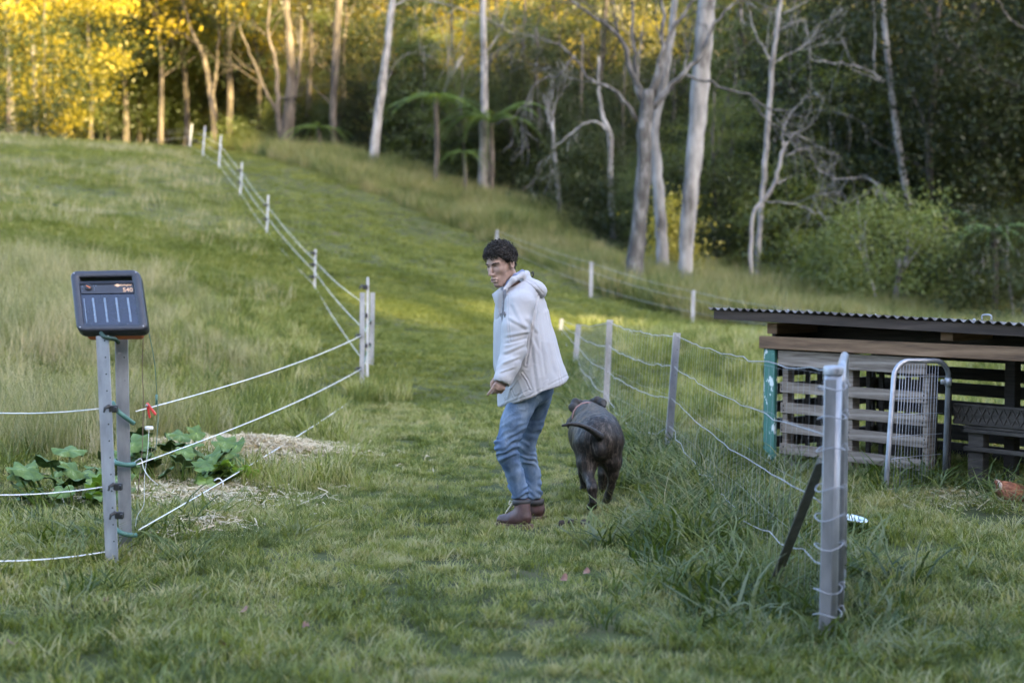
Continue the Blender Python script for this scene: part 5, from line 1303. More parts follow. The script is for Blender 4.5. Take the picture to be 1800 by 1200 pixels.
# ------------------------------------------------------------------ the man
D0 = 8.62
def Q(px, py, dy=0.0): return P(px, py, D0 + dy)
def sdf_obj(name, f, lo, hi, h, mat, parent, disp=None, smooth_it=0):
    v, q = sdf_mesh(f, lo, hi, h); me = fast_mesh(name, v, q, True)
    if disp is not None: displace(me, disp)
    return link(name, me, mat, parent)
man = thing('person', 'man in white hooded jacket and blue jeans stooping to look back beside the dog', 'man', GP(915, D0 + .1))
m_skin = M('skin', [(.27, .165, .13), (.35, .225, .18), (.41, .275, .225)], scale=18, rough=.6, bump=.12, bscale=160, dist=.001, spec=.25)
m_hair = M('hair', [(.007, .006, .005), (.026, .021, .018), (.075, .064, .058)], scale=95, rough=.7, bump=.4, bscale=200, spec=.2)
m_jack = M('jacket_cotton', [(.35, .338, .35), (.39, .376, .388), (.415, .40, .41)], scale=4, rough=.85, bump=0, bscale=60, dist=.002, spec=.2)
m_lining = M('jacket_lining', [(.13, .15, .24), (.19, .22, .33)], scale=20, rough=.9, bump=.2)
m_collar = M('dark_facing', [(.12, .11, .12), (.2, .19, .2)], scale=20, rough=.9, bump=.2)
m_jean = M('denim', [(.055, .088, .155), (.105, .152, .235), (.20, .25, .325)], scale=11, rough=.9, bump=.35, bscale=120, dist=.0015, spec=.15, stretch=(1, 1, .6))
m_boot = M('boot_leather', [(.032, .014, .013), (.062, .028, .026), (.10, .052, .048)], scale=14, rough=.5, bump=.3, bscale=90, dist=.001)
m_sole = M('boot_sole', [(.08, .048, .03), (.15, .095, .06)], scale=20, rough=.8, bump=.3)
m_cuff = M('boot_cuff', [(.012, .010, .010), (.03, .025, .024)], scale=20, rough=.6, bump=.2)
m_lace = M('boot_lace', [(.45, .40, .30), (.6, .55, .44)], scale=40, rough=.9, bump=0)
# head frame: forward, left (his), up
HC = Q(881, 464, .0)
hf = Vector((-.66, -.70, -.24)).normalized(); hl = Vector((0, 0, 1)).cross(hf).normalized(); hl = (hl + Vector((0, 0, .07))).normalized(); hu = hf.cross(hl).normalized()
def HL(f, l, u): return HC + hf * f + hl * l + hu * u
HM = Matrix((hf, hl, hu)).transposed()
def to_head(p):
    x, y, z = p[0] - HC.x, p[1] - HC.y, p[2] - HC.z
    return (x * hf.x + y * hf.y + z * hf.z, x * hl.x + y * hl.y + z * hl.z, x * hu.x + y * hu.y + z * hu.z)
def skull(q, g=0.0):
    I = None
    d = s_ell(q, (-.008, 0, .036), (.092 + g, .075 + g, .084 + g))
    d = smin(d, s_ell(q, (.030, 0, -.018), (.060 + g, .060 + g, .085 + g)), .03)
    return d
def f_head(X, Y, Z):
    q = to_head((X, Y, Z))
    d = skull(q)
    d = smin(d, s_cone(q, (-.012, .047, -.055), (.054, .016, -.114), .018, .016), .022)
    d = smin(d, s_cone(q, (-.012, -.047, -.055), (.054, -.016, -.114), .018, .016), .022)
    d = smin(d, s_ell(q, (.066, 0, -.112), (.024, .024, .019)), .014)          # chin
    d = smin(d, s_ell(q, (.054, 0, -.078), (.040, .036, .036)), .018)
    for s in (-1, 1):
        d = smin(d, s_ell(q, (.052, .040 * s, -.022), (.024, .017, .018)), .024)   # cheekbones
        d = smin(d, s_cone(q, (.083, .012 * s, .020), (.068, .046 * s, .018), .0075, .007), .015)  # brows
        d = smax(d, -s_ell(q, (.096, .031 * s, .001), (.021, .018, .0115)), .010)    # sockets
    d = smin(d, s_cone(q, (.084, 0, .010), (.112, 0, -.036), .0070, .0115), .007)   # nose
    d = smin(d, s_ell(q, (.108, 0, -.040), (.014, .012, .010)), .005)
    for s in (-1, 1):
        d = smin(d, s_ell(q, (.098, .014 * s, -.043), (.012, .0075, .0085)), .004)
        d = smax(d, -s_ell(q, (.106, .0075 * s, -.051), (.006, .0036, .004)), .002)
        d = smax(d, -s_cone(q, (.099, .022 * s, -.040), (.083, .038 * s, -.072), .0025, .002), .010)  # folds beside the mouth
        d = smin(d, s_cone(q, (.081, .019 * s, .0075), (.074, .042 * s, .0035), .0048, .0045), .004)  # upper lids
        d = smin(d, s_cone(q, (.080, .019 * s, -.0085), (.073, .042 * s, -.006), .0042, .004), .005)
    d = smin(d, s_cone(q, (.0915, -.021, -.0715), (.0915, .021, -.0715), .0062, .0062), .005)
    d = smin(d, s_cone(q, (.099, -.006, -.0700), (.099, .006, -.0700), .0060, .0060), .005)
    d = smin(d, s_cone(q, (.0945, -.014, -.0845), (.0945, .014, -.0845), .0082, .0082), .005)
    d = smax(d, -s_cone(q, (.101, -.022, -.0775), (.101, .022, -.0775), .0042, .0042), .003)
    d = smax(d, -s_ell(q, (.094, 0, -.097), (.011, .022, .006)), .007)
    for s in (-1, 1):                                                            # ears
        e = s_ell(q, (-.012, .079 * s, -.006), (.019, .010, .033), Matrix.Rotation(-.25, 3, 'Y'))
        e = smax(e, -s_ell(q, (-.007, .088 * s, -.004), (.010, .007, .019)), .004)
        e = smin(e, s_ell(q, (.003, .079 * s, -.014), (.004, .004, .007)), .003)
        d = smin(d, e, .006)
    # neck down into the collar
    p = (X, Y, Z); nk = Q(910, 520, .08)
    d = smin(d, s_cone(p, HL(-.030, 0, -.055), nk, .052, .048), .02)
    for s in (-1, 1): d = smin(d, s_cone(p, HL(-.02, .055 * s, -.055), Q(893, 516, .0), .010, .011), .012)
    return d
c = HC
hv, hq = sdf_mesh(f_head, (c.x - .17, c.y - .17, c.z - .30), (c.x + .24, c.y + .28, c.z + .18), .0034)
# torso, arms and legs beneath the clothes, in one surface with the neck and the hands
FW = Vector((-.93, .37, 0)); LF = Vector((-.37, -.93, 0))
ELB, WR = Q(903, 617, -.17), Q(886, 662, -.23)
def f_body(X, Y, Z):
    p = (X, Y, Z)
    d = chain(p, [Q(908, 505, .06), Q(915, 545, .1), Q(922, 600, .1), Q(935, 680, .1)], [.045, .105, .12, .115], .03, (LF, 1.3))
    d = smin(d, chain(p, [Q(914, 535, -.06), ELB, WR], [.055, .042, .030], .01), .03)
    d = smin(d, chain(p, [Q(918, 535, .26), Q(915, 620, .34), Q(900, 668, .30)], [.055, .042, .030], .01), .03)
    d = smin(d, chain(p, [Q(922, 700, .0), Q(890, 787, -.02), Q(914, 868, .02)], [.065, .038, .030], .02), .03)
    d = smin(d, chain(p, [Q(945, 700, .2), Q(930, 788, .29), Q(940, 866, .31)], [.065, .034, .028], .02), .03)
    return d
lo = Q(840, 890, -.4); bv, bq = sdf_mesh(f_body, (lo.x, D0 - .42, lo.z), (Q(1000, 600).x, D0 + .55, Q(900, 488).z), .014)
# the near hand: palm, thumb and four unequal bent fingers, loosely curled and pointing down
hd = (Q(876, 684, -.25) - WR).normalized(); WRi = WR - hd * .02
hn = Vector((.25, -.93, .1)); hn = (hn - hd * hn.dot(hd)).normalized(); hs = hd.cross(hn).normalized()   # hs: towards the index side (his front)
if hs.x > 0: hs = -hs
def HP_(a, b, c): return WRi + hd * a + hs * b + hn * c
fing = []
for k, (b, ln, curl) in enumerate(((.030, .074, .35), (.011, .080, .9), (-.009, .074, 1.1), (-.027, .060, 1.2))):
    a0 = HP_(.088, b, .002); dirv = hd.copy(); pts = [HP_(.06, b * .8, 0), a0]; seg = [.45, .30, .25]; an = .12
    for s_ in seg:
        an += curl * .55; dr = (hd * math.cos(an) - hn * math.sin(an) + hs * (.10 if k == 0 else .0)).normalized(); pts.append(pts[-1] + dr * ln * s_ * 1.0)
    fing.append((pts, [.0105, .0098, .0090, .0083, .0072] if k < 3 else [.0095, .0086, .008, .0073, .0065]))
th = [HP_(.025, .022, -.006), HP_(.055, .040, -.020), HP_(.078, .044, -.030), HP_(.098, .038, -.036)]
def f_hand(X, Y, Z):
    p = (X, Y, Z); 
    d = s_cone(p, WRi - hd * .05, WRi + hd * .01, .029, .026, (hn, .8))
    pm = chain(p, [HP_(.01, 0, 0), HP_(.05, .003, 0), HP_(.078, .002, 0)], [.025, .034, .036], .01, (hn, .42)); d = smin(d, pm, .014)
    for b in (.028, .010, -.009, -.026): d = smin(d, s_ell(p, HP_(.086, b, .006), (.011, .011, .011)), .006)
    for pts, rs in fing: d = smin(d, chain(p, pts, rs, .002), .0035)
    d = smin(d, chain(p, th, [.014, .0125, .011, .0088], .004), .008)
    return d
cc = HP_(.06, 0, 0); av, aq = sdf_mesh(f_hand, tuple(cc - Vector((.11, .11, .12))), tuple(cc + Vector((.11, .11, .13))), .0032)
V = np.concatenate([hv, bv, av]); F = np.concatenate([hq, bq + len(hv), aq + len(hv) + len(bv)])
link('body', fast_mesh('body', V, F), m_skin, man)
# eyes and brows
m_eye = M('eye_white', [(.16, .14, .135), (.22, .20, .19)], rough=.2, bump=0); m_iris = M('iris', [(.02, .014, .010), (.04, .028, .02)], rough=.15, bump=0)
for s in (-1, 1):
    e = thing_ = MB(); e.lathe(HL(.0665, .031 * s, -.0005), [(max(.0001, .0115 * math.sin(a)), -.0115 * math.cos(a)) for a in np.linspace(0, math.pi, 9)], 12); eo = e.build('eye', m_eye, man, True)
    e = MB(); gz = (hf + hl * -.15).normalized(); e.lathe(HL(.0665, .031 * s, -.0005) + gz * .0085, [(.0062, 0), (.0048, .0026), (.0001, .0036)], 12, gz.to_track_quat('Z', 'Y').to_matrix()); e.build('iris', m_iris, eo, True)
    e = MB(); rg = random.Random(4)
    for k in range(26):
        t = k / 25; b = HL(.0935 - .020 * t * t, (.013 + .036 * t) * s, .0165 + .006 * math.sin(t * 2.6) + rg.uniform(-.0016, .0016)); e.tube([b, b + hl * s * .006 + hu * .0012 + hf * .002, b + hl * s * .011 - hu * .0005 - hf * .0008], [.0017, .0015, .0006], 4)
    e.build('eyebrow', m_hair, man, True)
    e = MB(); e.tube([HL(.0835, .019 * s, .0040), HL(.0840, .030 * s, .0066), HL(.0765, .043 * s, .0020)], [.0013, .0020, .0012], 5); e.build('eyelash', m_hair, man, True)
e = MB(); e.tube([HL(.0955, -.020, -.0775), HL(.1005, 0, -.0770), HL(.0955, .020, -.0775)], [.001, .0017, .001], 5); e.build('mouth_line', M('mouth_inside', [(.10, .03, .025), (.14, .05, .04)], bump=0), man, True)
# hair: a cap with curls on it
def hairline(f, l):      # lowest u with hair for a direction given by head-frame f
    return np.interp(f, [-.12, -.05, -.028, -.018, .004, .022, .040, .062, .10], [-.062, -.062, -.040, .000, .008, .010, .040, .058, .064])
def f_hair(X, Y, Z):
    q = to_head((X, Y, Z)); pp = np.stack([q[0].ravel() * 62, q[1].ravel() * 62, q[2].ravel() * 62], 1)
    n = vnoise(pp, 31).reshape(q[0].shape) * .0055 + vnoise(pp * .42, 32).reshape(q[0].shape) * .006
    d = skull(q, .0) - .005 - .010 * np.clip(q[2] / .1, 0, 1) - n
    cut = hairline(q[0], q[1]) - q[2] + n * 2.2
    return smax(d, cut, .006)
sdf_obj('hair', f_hair, (c.x - .16, c.y - .17, c.z - .09), (c.x + .17, c.y + .17, c.z + .19), .0042, m_hair, man)
mb = MB(); rg = random.Random(8); made = 0
while made < 900:
    v = Vector((rg.normalvariate(0, 1), rg.normalvariate(0, 1), rg.normalvariate(.3, 1))).normalized()
    r = Vector((v.x * .104, v.y * .084, v.z * .101)) * rg.uniform(.95, 1.04); ctr = Vector((-.002, 0, .036)); p = ctr + r
    if p.z < float(hairline(p.x, 0)) - .002: continue
    made += 1; ph = rg.uniform(0, 6.28); t1 = v.cross(Vector((rg.uniform(-1, 1), rg.uniform(-1, 1), rg.uniform(-1, 1)))).normalized(); t1 = (t1 + Vector((.25, 0, -.35))).normalized(); t2 = v.cross(t1).normalized(); L = rg.uniform(.022, .055); rr = rg.uniform(.004, .011); pts = []
    for k in range(9):
        t = k / 8; a = ph + t * rg.uniform(4.5, 5.5); pts.append(p + t1 * L * (t - .5) + (t2 * math.cos(a) + v * math.sin(a)) * rr - v * (L * L * 4 * (t - .5) ** 2) * 1.2 + v * .003)
    mb.tube([HL(*q) for q in pts], [.0022] * 7 + [.0015, .0006], 4, False)
cu = mb.build('curls', m_hair, man, True); cu['kind'] = 'stuff'

# jacket
rowsJ = [ # photograph row: left edge, right edge, half thickness across
 (492, 893, 934, .085), (505, 884, 944, .15), (516, 878, 953, .195), (530, 874, 959, .215), (550, 871, 965, .215), (570, 870, 970, .21), (600, 868, 979, .205), (640, 871, 990, .215), (668, 876, 999, .225), (700, 879, 1008, .235), (730, 880, 1016, .24)]
JZ = []; 
for (py, l, r, b) in rowsJ:
    a_px = (r - l) / 2 * .003475; ctr = Q((l + r) / 2, py, .10); a = math.sqrt(max(.0009, a_px ** 2 - (b * .37) ** 2)) / .93
    JZ.append((ctr.z, ctr.x, ctr.y, a, b))
JZ = np.array(JZ[::-1])
H1, H2 = Q(880, 718, -.12), Q(1003, 667, .02)
def f_jacket(X, Y, Z):
    cx = np.interp(Z, JZ[:, 0], JZ[:, 1]); cy = np.interp(Z, JZ[:, 0], JZ[:, 2]); a = np.interp(Z, JZ[:, 0], JZ[:, 3]); b = np.interp(Z, JZ[:, 0], JZ[:, 4])
    u = (X - cx) * FW.x + (Y - cy) * FW.y; v = (X - cx) * LF.x + (Y - cy) * LF.y
    n = 2.35; k = (np.abs(u / a) ** n + np.abs(v / b) ** n + 1e-9) ** (1 / n)
    ang = np.arctan2(v, u); fl = np.clip((Q(0, 590).z - Z) / .45, 0, 1)
    d = (k - 1) * np.minimum(a, b) * .9 + .010 * fl * np.sin(ang * 5 + 1.2 + Z * 2)
    d = smax(d, Z - Q(0, 494).z, .03)
    p = (X, Y, Z)
    sh = chain(p, [Q(922, 512, .02), Q(912, 534, -.09), Q(907, 575, -.145), ELB, (ELB + WR) / 2 + Vector((.004, 0, 0)), WR + (WR - ELB) * .06], [.066, .079, .077, .069, .061, .053], .02)
    d = smin(d, sh, .022)
    d = smin(d, chain(p, [Q(922, 512, .2), Q(915, 540, .27), Q(912, 620, .34), Q(900, 668, .30)], [.066, .075, .068, .053], .02), .03)
    # slanting hem: keep above the line H1-H2 seen from the side, and hollow the sleeve end and the skirt
    hem = H1.z + (H2.z - H1.z) * np.clip((X - H1.x) / (H2.x - H1.x), -.1, 1.1)
    near = s_cone(p, ELB, WR + (WR - ELB) * .3, .085, .085)
    body_only = smax(d, hem - Z, .006)
    inner = (k - 1) * np.minimum(a, b) * .9 + .014
    body_only = np.where(Z < Q(0, 680).z + .06, smax(body_only, -smax(inner, (Z - (hem + .07)), .01), .004), body_only)
    d = np.where(sh < d + .03, smin(body_only, sh, .01), body_only) if True else d
    # neck opening
    d = smax(d, -s_cone(p, Q(906, 525, .06), Q(892, 478, .02), .052, .076), .008)
    # sleeve opening
    ed = (WR - ELB).normalized(); d = smax(d, -s_cone(p, WR + ed * .012, WR + ed * .10, .038, .042), .004)
    return d
def j_disp(co, nn):
    px, py = project(co); o = np.zeros(len(co))
    # seams: lines in the cloth
    def seam(pts, w, amp):
        r = np.zeros(len(co)); d = poly_d(px, py, pts); r = amp * (np.exp(-(d / w) ** 2) - .9 * np.exp(-((d - w * 1.5) / w) ** 2)); return r * (nn[:, 1] < .15)
    o += seam([(943, 520), (938, 560), (932, 600), (925, 640)], 1.8, -.007)      # armhole
    o += seam([(958, 532), (970, 590), (983, 650), (988, 690)], 1.2, -.0045)     # side-back seam
    o += seam([(884, 712), (932, 694), (996, 660)], 1.6, -.003)                  # hem stitch
    o += seam([(893, 520), (893, 560), (897, 600)], 1.2, -.003)
    o += seam([(917, 655), (926, 668), (933, 684)], 1.3, .006) + seam([(899, 683), (917, 655)], 1.2, .003) + seam([(933, 684), (905, 697), (899, 683)], 1.2, -.003)   # pocket flap
    def fold(pts, w, amp):
        r = np.zeros(len(co))
        for (x0, y0), (x1, y1) in zip(pts[:-1], pts[1:]):
            L = math.hypot(x1 - x0, y1 - y0); t = ((px - x0) * (x1 - x0) + (py - y0) * (y1 - y0)) / L ** 2; sd3 = ((px - x0) * (y1 - y0) - (py - y0) * (x1 - x0)) / L
            e = np.exp(-(sd3 / w) ** 2) * np.exp(-(np.clip(np.abs(t - .5) - .40, 0, 9) / .12) ** 2)
            r = np.where(np.abs(e) > np.abs(r) / abs(amp), amp * (sd3 / w * 1.6 + .35) * e, r)
        return r * (nn[:, 1] < .2)
    for f_ in (([(958, 545), (966, 600), (978, 655)], 4.5, .0075), ([(946, 548), (950, 600), (957, 660)], 4, -.006), ([(934, 585), (940, 640), (947, 690)], 4.5, .007), ([(972, 570), (985, 640), (992, 665)], 3, .005),
               ([(925, 560), (945, 585)], 4, .006), ([(928, 580), (950, 620)], 4, -.005), ([(895, 700), (900, 680)], 3, .004), ([(910, 705), (918, 688)], 3, -.004),
               ([(894, 560), (926, 578)], 4, .0065), ([(891, 592), (930, 584)], 3.5, .0065), ([(889, 606), (926, 596)], 3, -.006), ([(887, 622), (923, 606)], 3.5, .007), ([(885, 640), (914, 628)], 3, .006), ([(900, 535), (916, 570)], 4.5, .005), ([(880, 655), (905, 646)], 2.4, .005)):
        o += fold(*f_)
    # sleeve: rings of creases round the arm, strongest at the elbow and cuff
    L = (WR - Q(912, 534, -.09)).length; ax = (WR - Q(912, 534, -.09)).normalized(); t = (co - np.array(Q(912, 534, -.09))) @ np.array(ax) / L
    ds, _ = seg_d(px, py, (914, 530), (903, 617)); d2, _ = seg_d(px, py, (903, 617), (886, 662)); on_s = np.exp(-(np.minimum(ds, d2) / 19) ** 4) * (nn[:, 1] < .4)
    pn = co * np.array([10, 10, 10]); w = vnoise(pn, 41)
    fold_s = np.sin(t * 27 + w * 5.5 + (px - 905) * .09); env = np.exp(-((t - .62) / .16) ** 2) * 1.0 + np.exp(-((t - .93) / .08) ** 2) * .9 + .28
    o += on_s * env * .0026 * fold_s * np.clip(.6 + 1.2 * vnoise(co * 17, 46), 0, 1.3)
    # body: long soft folds falling from the shoulder to the hem, fine crumple
    q2 = np.stack([(px * .052 + py * .012), py * .010, np.zeros(len(co))], 1)
    o += (1 - on_s) * (.0085 * vnoise(q2, 42) + .0025 * vnoise(q2 * 1.7 + 4, 43))
    q3 = np.stack([px * .11 - py * .05, py * .07 + px * .03, co[:, 1] * 8], 1); rdg = 1 - np.abs(vnoise(q3, 44)); o += .0020 * ((1 - np.abs(vnoise(q3 * .5 + 7, 47))) ** 6 - .2)
    q4 = q3 * 2.3; o += 0 * q4[:, 0]
    return o
jo = sdf_obj('jacket', f_jacket, (Q(858, 0).x, D0 - .34, H1.z - .03), (Q(1025, 0).x + .02, D0 + .50, Q(0, 484).z), .0058, m_jack, man, j_disp)
# hood lying on the back, with a thick rim that rolls round the neck
HO = Q(942, 500, .14)
def f_hood(X, Y, Z):
    p = (X, Y, Z)
    d = s_ell(p, Q(934, 503, .10), (.088, .135, .050), Matrix.Rotation(.42, 3, 'Y'))
    d = smin(d, s_ell(p, Q(946, 512, .12), (.052, .10, .050), Matrix.Rotation(.9, 3, 'Y')), .03)
    rim = chain(p, [Q(880, 530, -.06), Q(889, 508, -.075), Q(901, 492, -.06), Q(918, 483, .02), Q(925, 481, .12), Q(915, 484, .21), Q(898, 496, .22)], [.013, .014, .016, .019, .020, .019, .016], .012)
    d = smin(d, rim, .026)
    d = smax(d, -s_ell(p, Q(905, 492, .07), (.062, .078, .075)), .01)
    return d
def h_disp(co, nn):
    px, py = project(co); q = np.stack([px * .09 + py * .05, py * .09, co[:, 1] * 9], 1)
    d = poly_d(px, py, [(893, 508), (908, 496), (925, 491), (940, 498), (955, 515)])
    return .003 * vnoise(q, 51) + .0016 * ((1 - np.abs(vnoise(q * 2, 52))) ** 3 - .3) - .0035 * np.exp(-(d / 1.3) ** 2)
sdf_obj('hood', f_hood, (Q(868, 0).x, D0 - .2, Q(0, 540).z), (Q(975, 0).x, D0 + .42, Q(0, 468).z), .005, m_jack, man, h_disp)
# striped shirt neck: blue band showing between neck and hood
def f_lin(X, Y, Z):
    p = (X, Y, Z)
    return chain(p, [Q(884, 512, -.055), Q(894, 497, -.055), Q(906, 485, -.02), Q(918, 478.5, .05), Q(917, 480, .14)], [.009, .012, .015, .015, .013], .01)
sdf_obj('hood_lining', f_lin, (Q(875, 0).x, D0 - .12, Q(0, 522).z), (Q(930, 0).x, D0 + .25, Q(0, 468).z), .005, m_lining, man)
# open front: two stand-away collar flaps, dark inside, toggles
def flap(name, pts, th, mat):      # a crumpled strip given by pairs of photograph points
    mb = MB(); n = len(pts); w = 6
    for sgn in (0, 1):
        for i, (l, r) in enumerate(pts):
            a, b = Q(*l), Q(*r)
            for k in range(w + 1):
                t = k / w; q = a.lerp(b, t); q.y += .010 * math.sin(t * 6 + i * 1.3) + (th if sgn else 0); mb.v.append(q)
    m = n * (w + 1)
    for i in range(n - 1):
        for k in range(w):
            a = i * (w + 1) + k; mb.f.append((a, a + 1, a + w + 2, a + w + 1)); mb.f.append((m + a, m + a + w + 1, m + a + w + 2, m + a + 1))
        for k in (0, w): a = i * (w + 1) + k; mb.f.append((a, a + w + 1, m + a + w + 1, m + a))
    for i in (0, n - 1):
        for k in range(w): a = i * (w + 1) + k; mb.f.append((a, m + a, m + a + 1, a + 1))
    return mb.build(name, mat, man, True)
flap('collar_flap', [((864.5, 517, -.05), (880, 505, -.10)), ((868, 528, -.06), (884, 516, -.11)), ((872.5, 541, -.07), (884, 533, -.11)), ((876, 552, -.07), (882, 550, -.10))], .008, m_jack)
flap('front_facing', [((876, 513, -.03), (889, 508, -.10)), ((877, 535, -.06), (891, 530, -.13)), ((879, 560, -.07), (890, 556, -.145)), ((883, 590, -.07), (888, 586, -.15))], .006, m_collar)
flap('front_flap', [((875, 549, -.02), (885, 547, -.10)), ((867.5, 566, -.02), (886, 563, -.11)), ((867, 590, -.02), (882, 590, -.12)), ((869, 630, -.02), (880, 630, -.12)), ((873, 655, -.02), (880, 655, -.12))], .010, m_jack)
for (x_, y_) in ((886, 548), (890, 566)):
    mb = MB(); mb.tube([Q(x_, y_, -.16), Q(x_ + 3, y_ + 11, -.165)], .0065, 8); mb.tube(bez([Q(x_ - 4, y_ + 6, -.15), Q(x_ + 1, y_ + 4, -.17), Q(x_ + 7, y_ + 7, -.165)], 4), .003, 5); mb.build('toggle', m_collar, man, True)
mb = MB(); mb.tube(bez([Q(934, 480, .02), Q(937, 478, .0), Q(937.5, 483, .0), Q(936, 487, .01)], 4), .0045, 6); mb.build('hood_toggle', m_cuff, man, True)
# cuff band
mb = MB(); ed = (WR - ELB).normalized(); cq = WR - ed * .004; Mx = ed.to_track_quat('Z', 'Y').to_matrix()
mb.lathe(cq, [(.0525, -.022), (.0555, -.018), (.055, .018), (.050, .024), (.044, .022), (.044, -.01)], 24, Mx); cb = mb.build('cuff', m_jack, man, True)
displace(cb.data, lambda co, nn: .003 * vnoise(co * 28, 61))

# jeans
def f_jeans(X, Y, Z):
    p = (X, Y, Z)
    pel = s_ell(p, Q(936, 680, .10), (.130, .155, .115))
    d1 = chain(p, [Q(921, 698, .0), Q(903, 742, -.03), Q(890, 782, -.04), Q(892, 800, -.03), Q(905, 832, 0), Q(914, 866, .02)], [.090, .078, .066, .061, .053, .055], .02)
    d2 = chain(p, [Q(944, 698, .18), Q(934, 742, .23), Q(924, 782, .26), Q(927, 800, .28), Q(936, 832, .31), Q(939, 868, .31)], [.088, .074, .060, .057, .050, .050], .02)
    d = smin(smin(d1, pel, .05), smin(d2, pel, .05), .008)
    lowc = np.where(Y < D0 + .15, Q(0, 877).z, Q(0, 876, .3).z)
    return smax(d, lowc - Z, .008)
def jn_disp(co, nn):
    px, py = project(co); w = vnoise(co * 9, 71); w2 = vnoise(co * 22, 72)
    near = co[:, 1] < D0 + .13
    env = np.exp(-((py - 788) / 26) ** 2) * .9 + np.exp(-((py - 866) / 17) ** 2) * 1.25 + .16 + np.exp(-((py - 735) / 12) ** 2) * .2
    f = np.sin(py * .50 + (px - 900) * .16 * np.where(near, 1, -1) + w * 7.5 + w2 * 2.4); o = env * .0078 * (np.maximum(f, -.5)) * np.clip(.55 + 1.1 * w2 + .6 * w, 0, 1.4)
    o += .004 * w
    for pts in ([(915, 700), (900, 740), (886, 790), (893, 820), (903, 845)], [(897, 722), (925, 719), (938, 709)], [(950, 700), (940, 730)]):
        d = poly_d(px, py, pts); o += (.0022 * np.exp(-((d - 1) / .8) ** 2) - .0022 * np.exp(-(d / .8) ** 2)) * (nn[:, 1] < .2)
    return o
sdf_obj('jeans', f_jeans, (Q(850, 0).x, D0 - .2, Q(0, 885, .3).z - .04), (Q(985, 0).x + .05, D0 + .50, Q(0, 655).z + .03), .0058, m_jean, man, jn_disp)
# boots
def boot(ank, heel, toe, nm):
    d_ = (toe - heel); d_.z = 0; d_.normalize(); gz = (hz(heel.x, heel.y) + hz(toe.x, toe.y)) / 2; sd2 = Vector((-d_.y, d_.x, 0))
    hl_ = Vector((heel.x, heel.y, gz)); tl = Vector((toe.x, toe.y, gz)); up = Vector((0, 0, 1))
    def f(X, Y, Z):
        p = (X, Y, Z)
        d = s_cone(p, ank + up * .015, hl_ + d_ * .055 + up * .075, .051, .047)
        d = smin(d, s_cone(p, hl_ + d_ * .045 + up * .062, hl_ + d_ * .10 + up * .055, .040, .044), .02)
        d = smin(d, s_cone(p, hl_ + d_ * .08 + up * .09, tl - d_ * .085 + up * .050, .040, .038), .02)
        d = smin(d, s_cone(p, tl - d_ * .10 + up * .046, tl - d_ * .045 + up * .044, .046, .040, (up, .86)), .02)
        d = smax(d, gz + .026 - Z, .003); d = smax(d, Z - ank.z - .012, .004)
        return d
    b = sdf_obj('boot', f, (min(hl_.x, tl.x) - .06, min(hl_.y, tl.y) - .07, gz), (max(hl_.x, tl.x) + .06, max(hl_.y, tl.y) + .07, ank.z + .06), .0045, m_boot, man,
                lambda co, nn: .0025 * vnoise(co * 26, 81) * (co[:, 2] > gz + .04))
    mb = MB(); out = []
    for t, w in ((0, .030), (.02, .038), (.10, .040), (.18, .044), (.235, .045), (.27, .034), (.285, .015)): out.append((t, w))
    L = (tl - hl_).length / .285; ring = [(t * L, w) for t, w in out] + [(t * L, -w) for t, w in out[::-1]]
    base = 0
    for z, s in ((.0, .96), (.006, 1.0), (.027, 1.0), (.030, .96)):
        for t, w in ring: mb.v.append(hl_ + d_ * t + sd2 * w * s + up * (z + (.006 if .1 < t < .15 and z < .01 else 0)))
    n = len(ring)
    for i in range(3):
        for k in range(n): mb.f.append((i * n + k, i * n + (k + 1) % n, (i + 1) * n + (k + 1) % n, (i + 1) * n + k))
    mb.f.append(tuple(range(n))[::-1]); mb.f.append(tuple(3 * n + k for k in range(n))); mb.build('sole', m_sole, b)
    mb = MB(); mb.lathe(ank + up * -.004, [(.047, -.022), (.054, -.018), (.057, -.004), (.055, .012), (.047, .017), (.04, .012)], 24); mb.build('padded_collar', m_cuff, b, True)
    mb = MB(); A = ank - up * .01 + d_ * .052; B = hl_ + d_ * .165 + up * .092
    for k in range(6):
        q = A.lerp(B, k / 5.5); q2 = A.lerp(B, (k + .8) / 5.5); s = .016 + .003 * k / 5
        mb.tube([q + sd2 * s, q + d_ * .006 + up * .004, q2 - sd2 * s], .0026, 5); mb.tube([q - sd2 * s, q + d_ * .008 + up * .006, q2 + sd2 * s], .0026, 5)
    mb.tube(bez([A + d_ * .01, A + d_ * .02 + sd2 * .015 + up * .008, A + d_ * .025 + sd2 * .022 - up * .012, A + d_ * .02 + sd2 * .01 - up * .01], 5), .0025, 5)
    mb.tube(bez([A + d_ * .01, A + d_ * .018 - sd2 * .02 + up * .006, A + d_ * .022 - sd2 * .026 - up * .02], 5), .0025, 5)
    mb.build('lace', m_lace, b, True)
boot(Q(917, 880, .0), Q(934, 918, -.05), Q(873, 916, .06), 'near')
boot(Q(941, 880, .31), Q(954, 905, .27), Q(920, 900, .42), 'far')

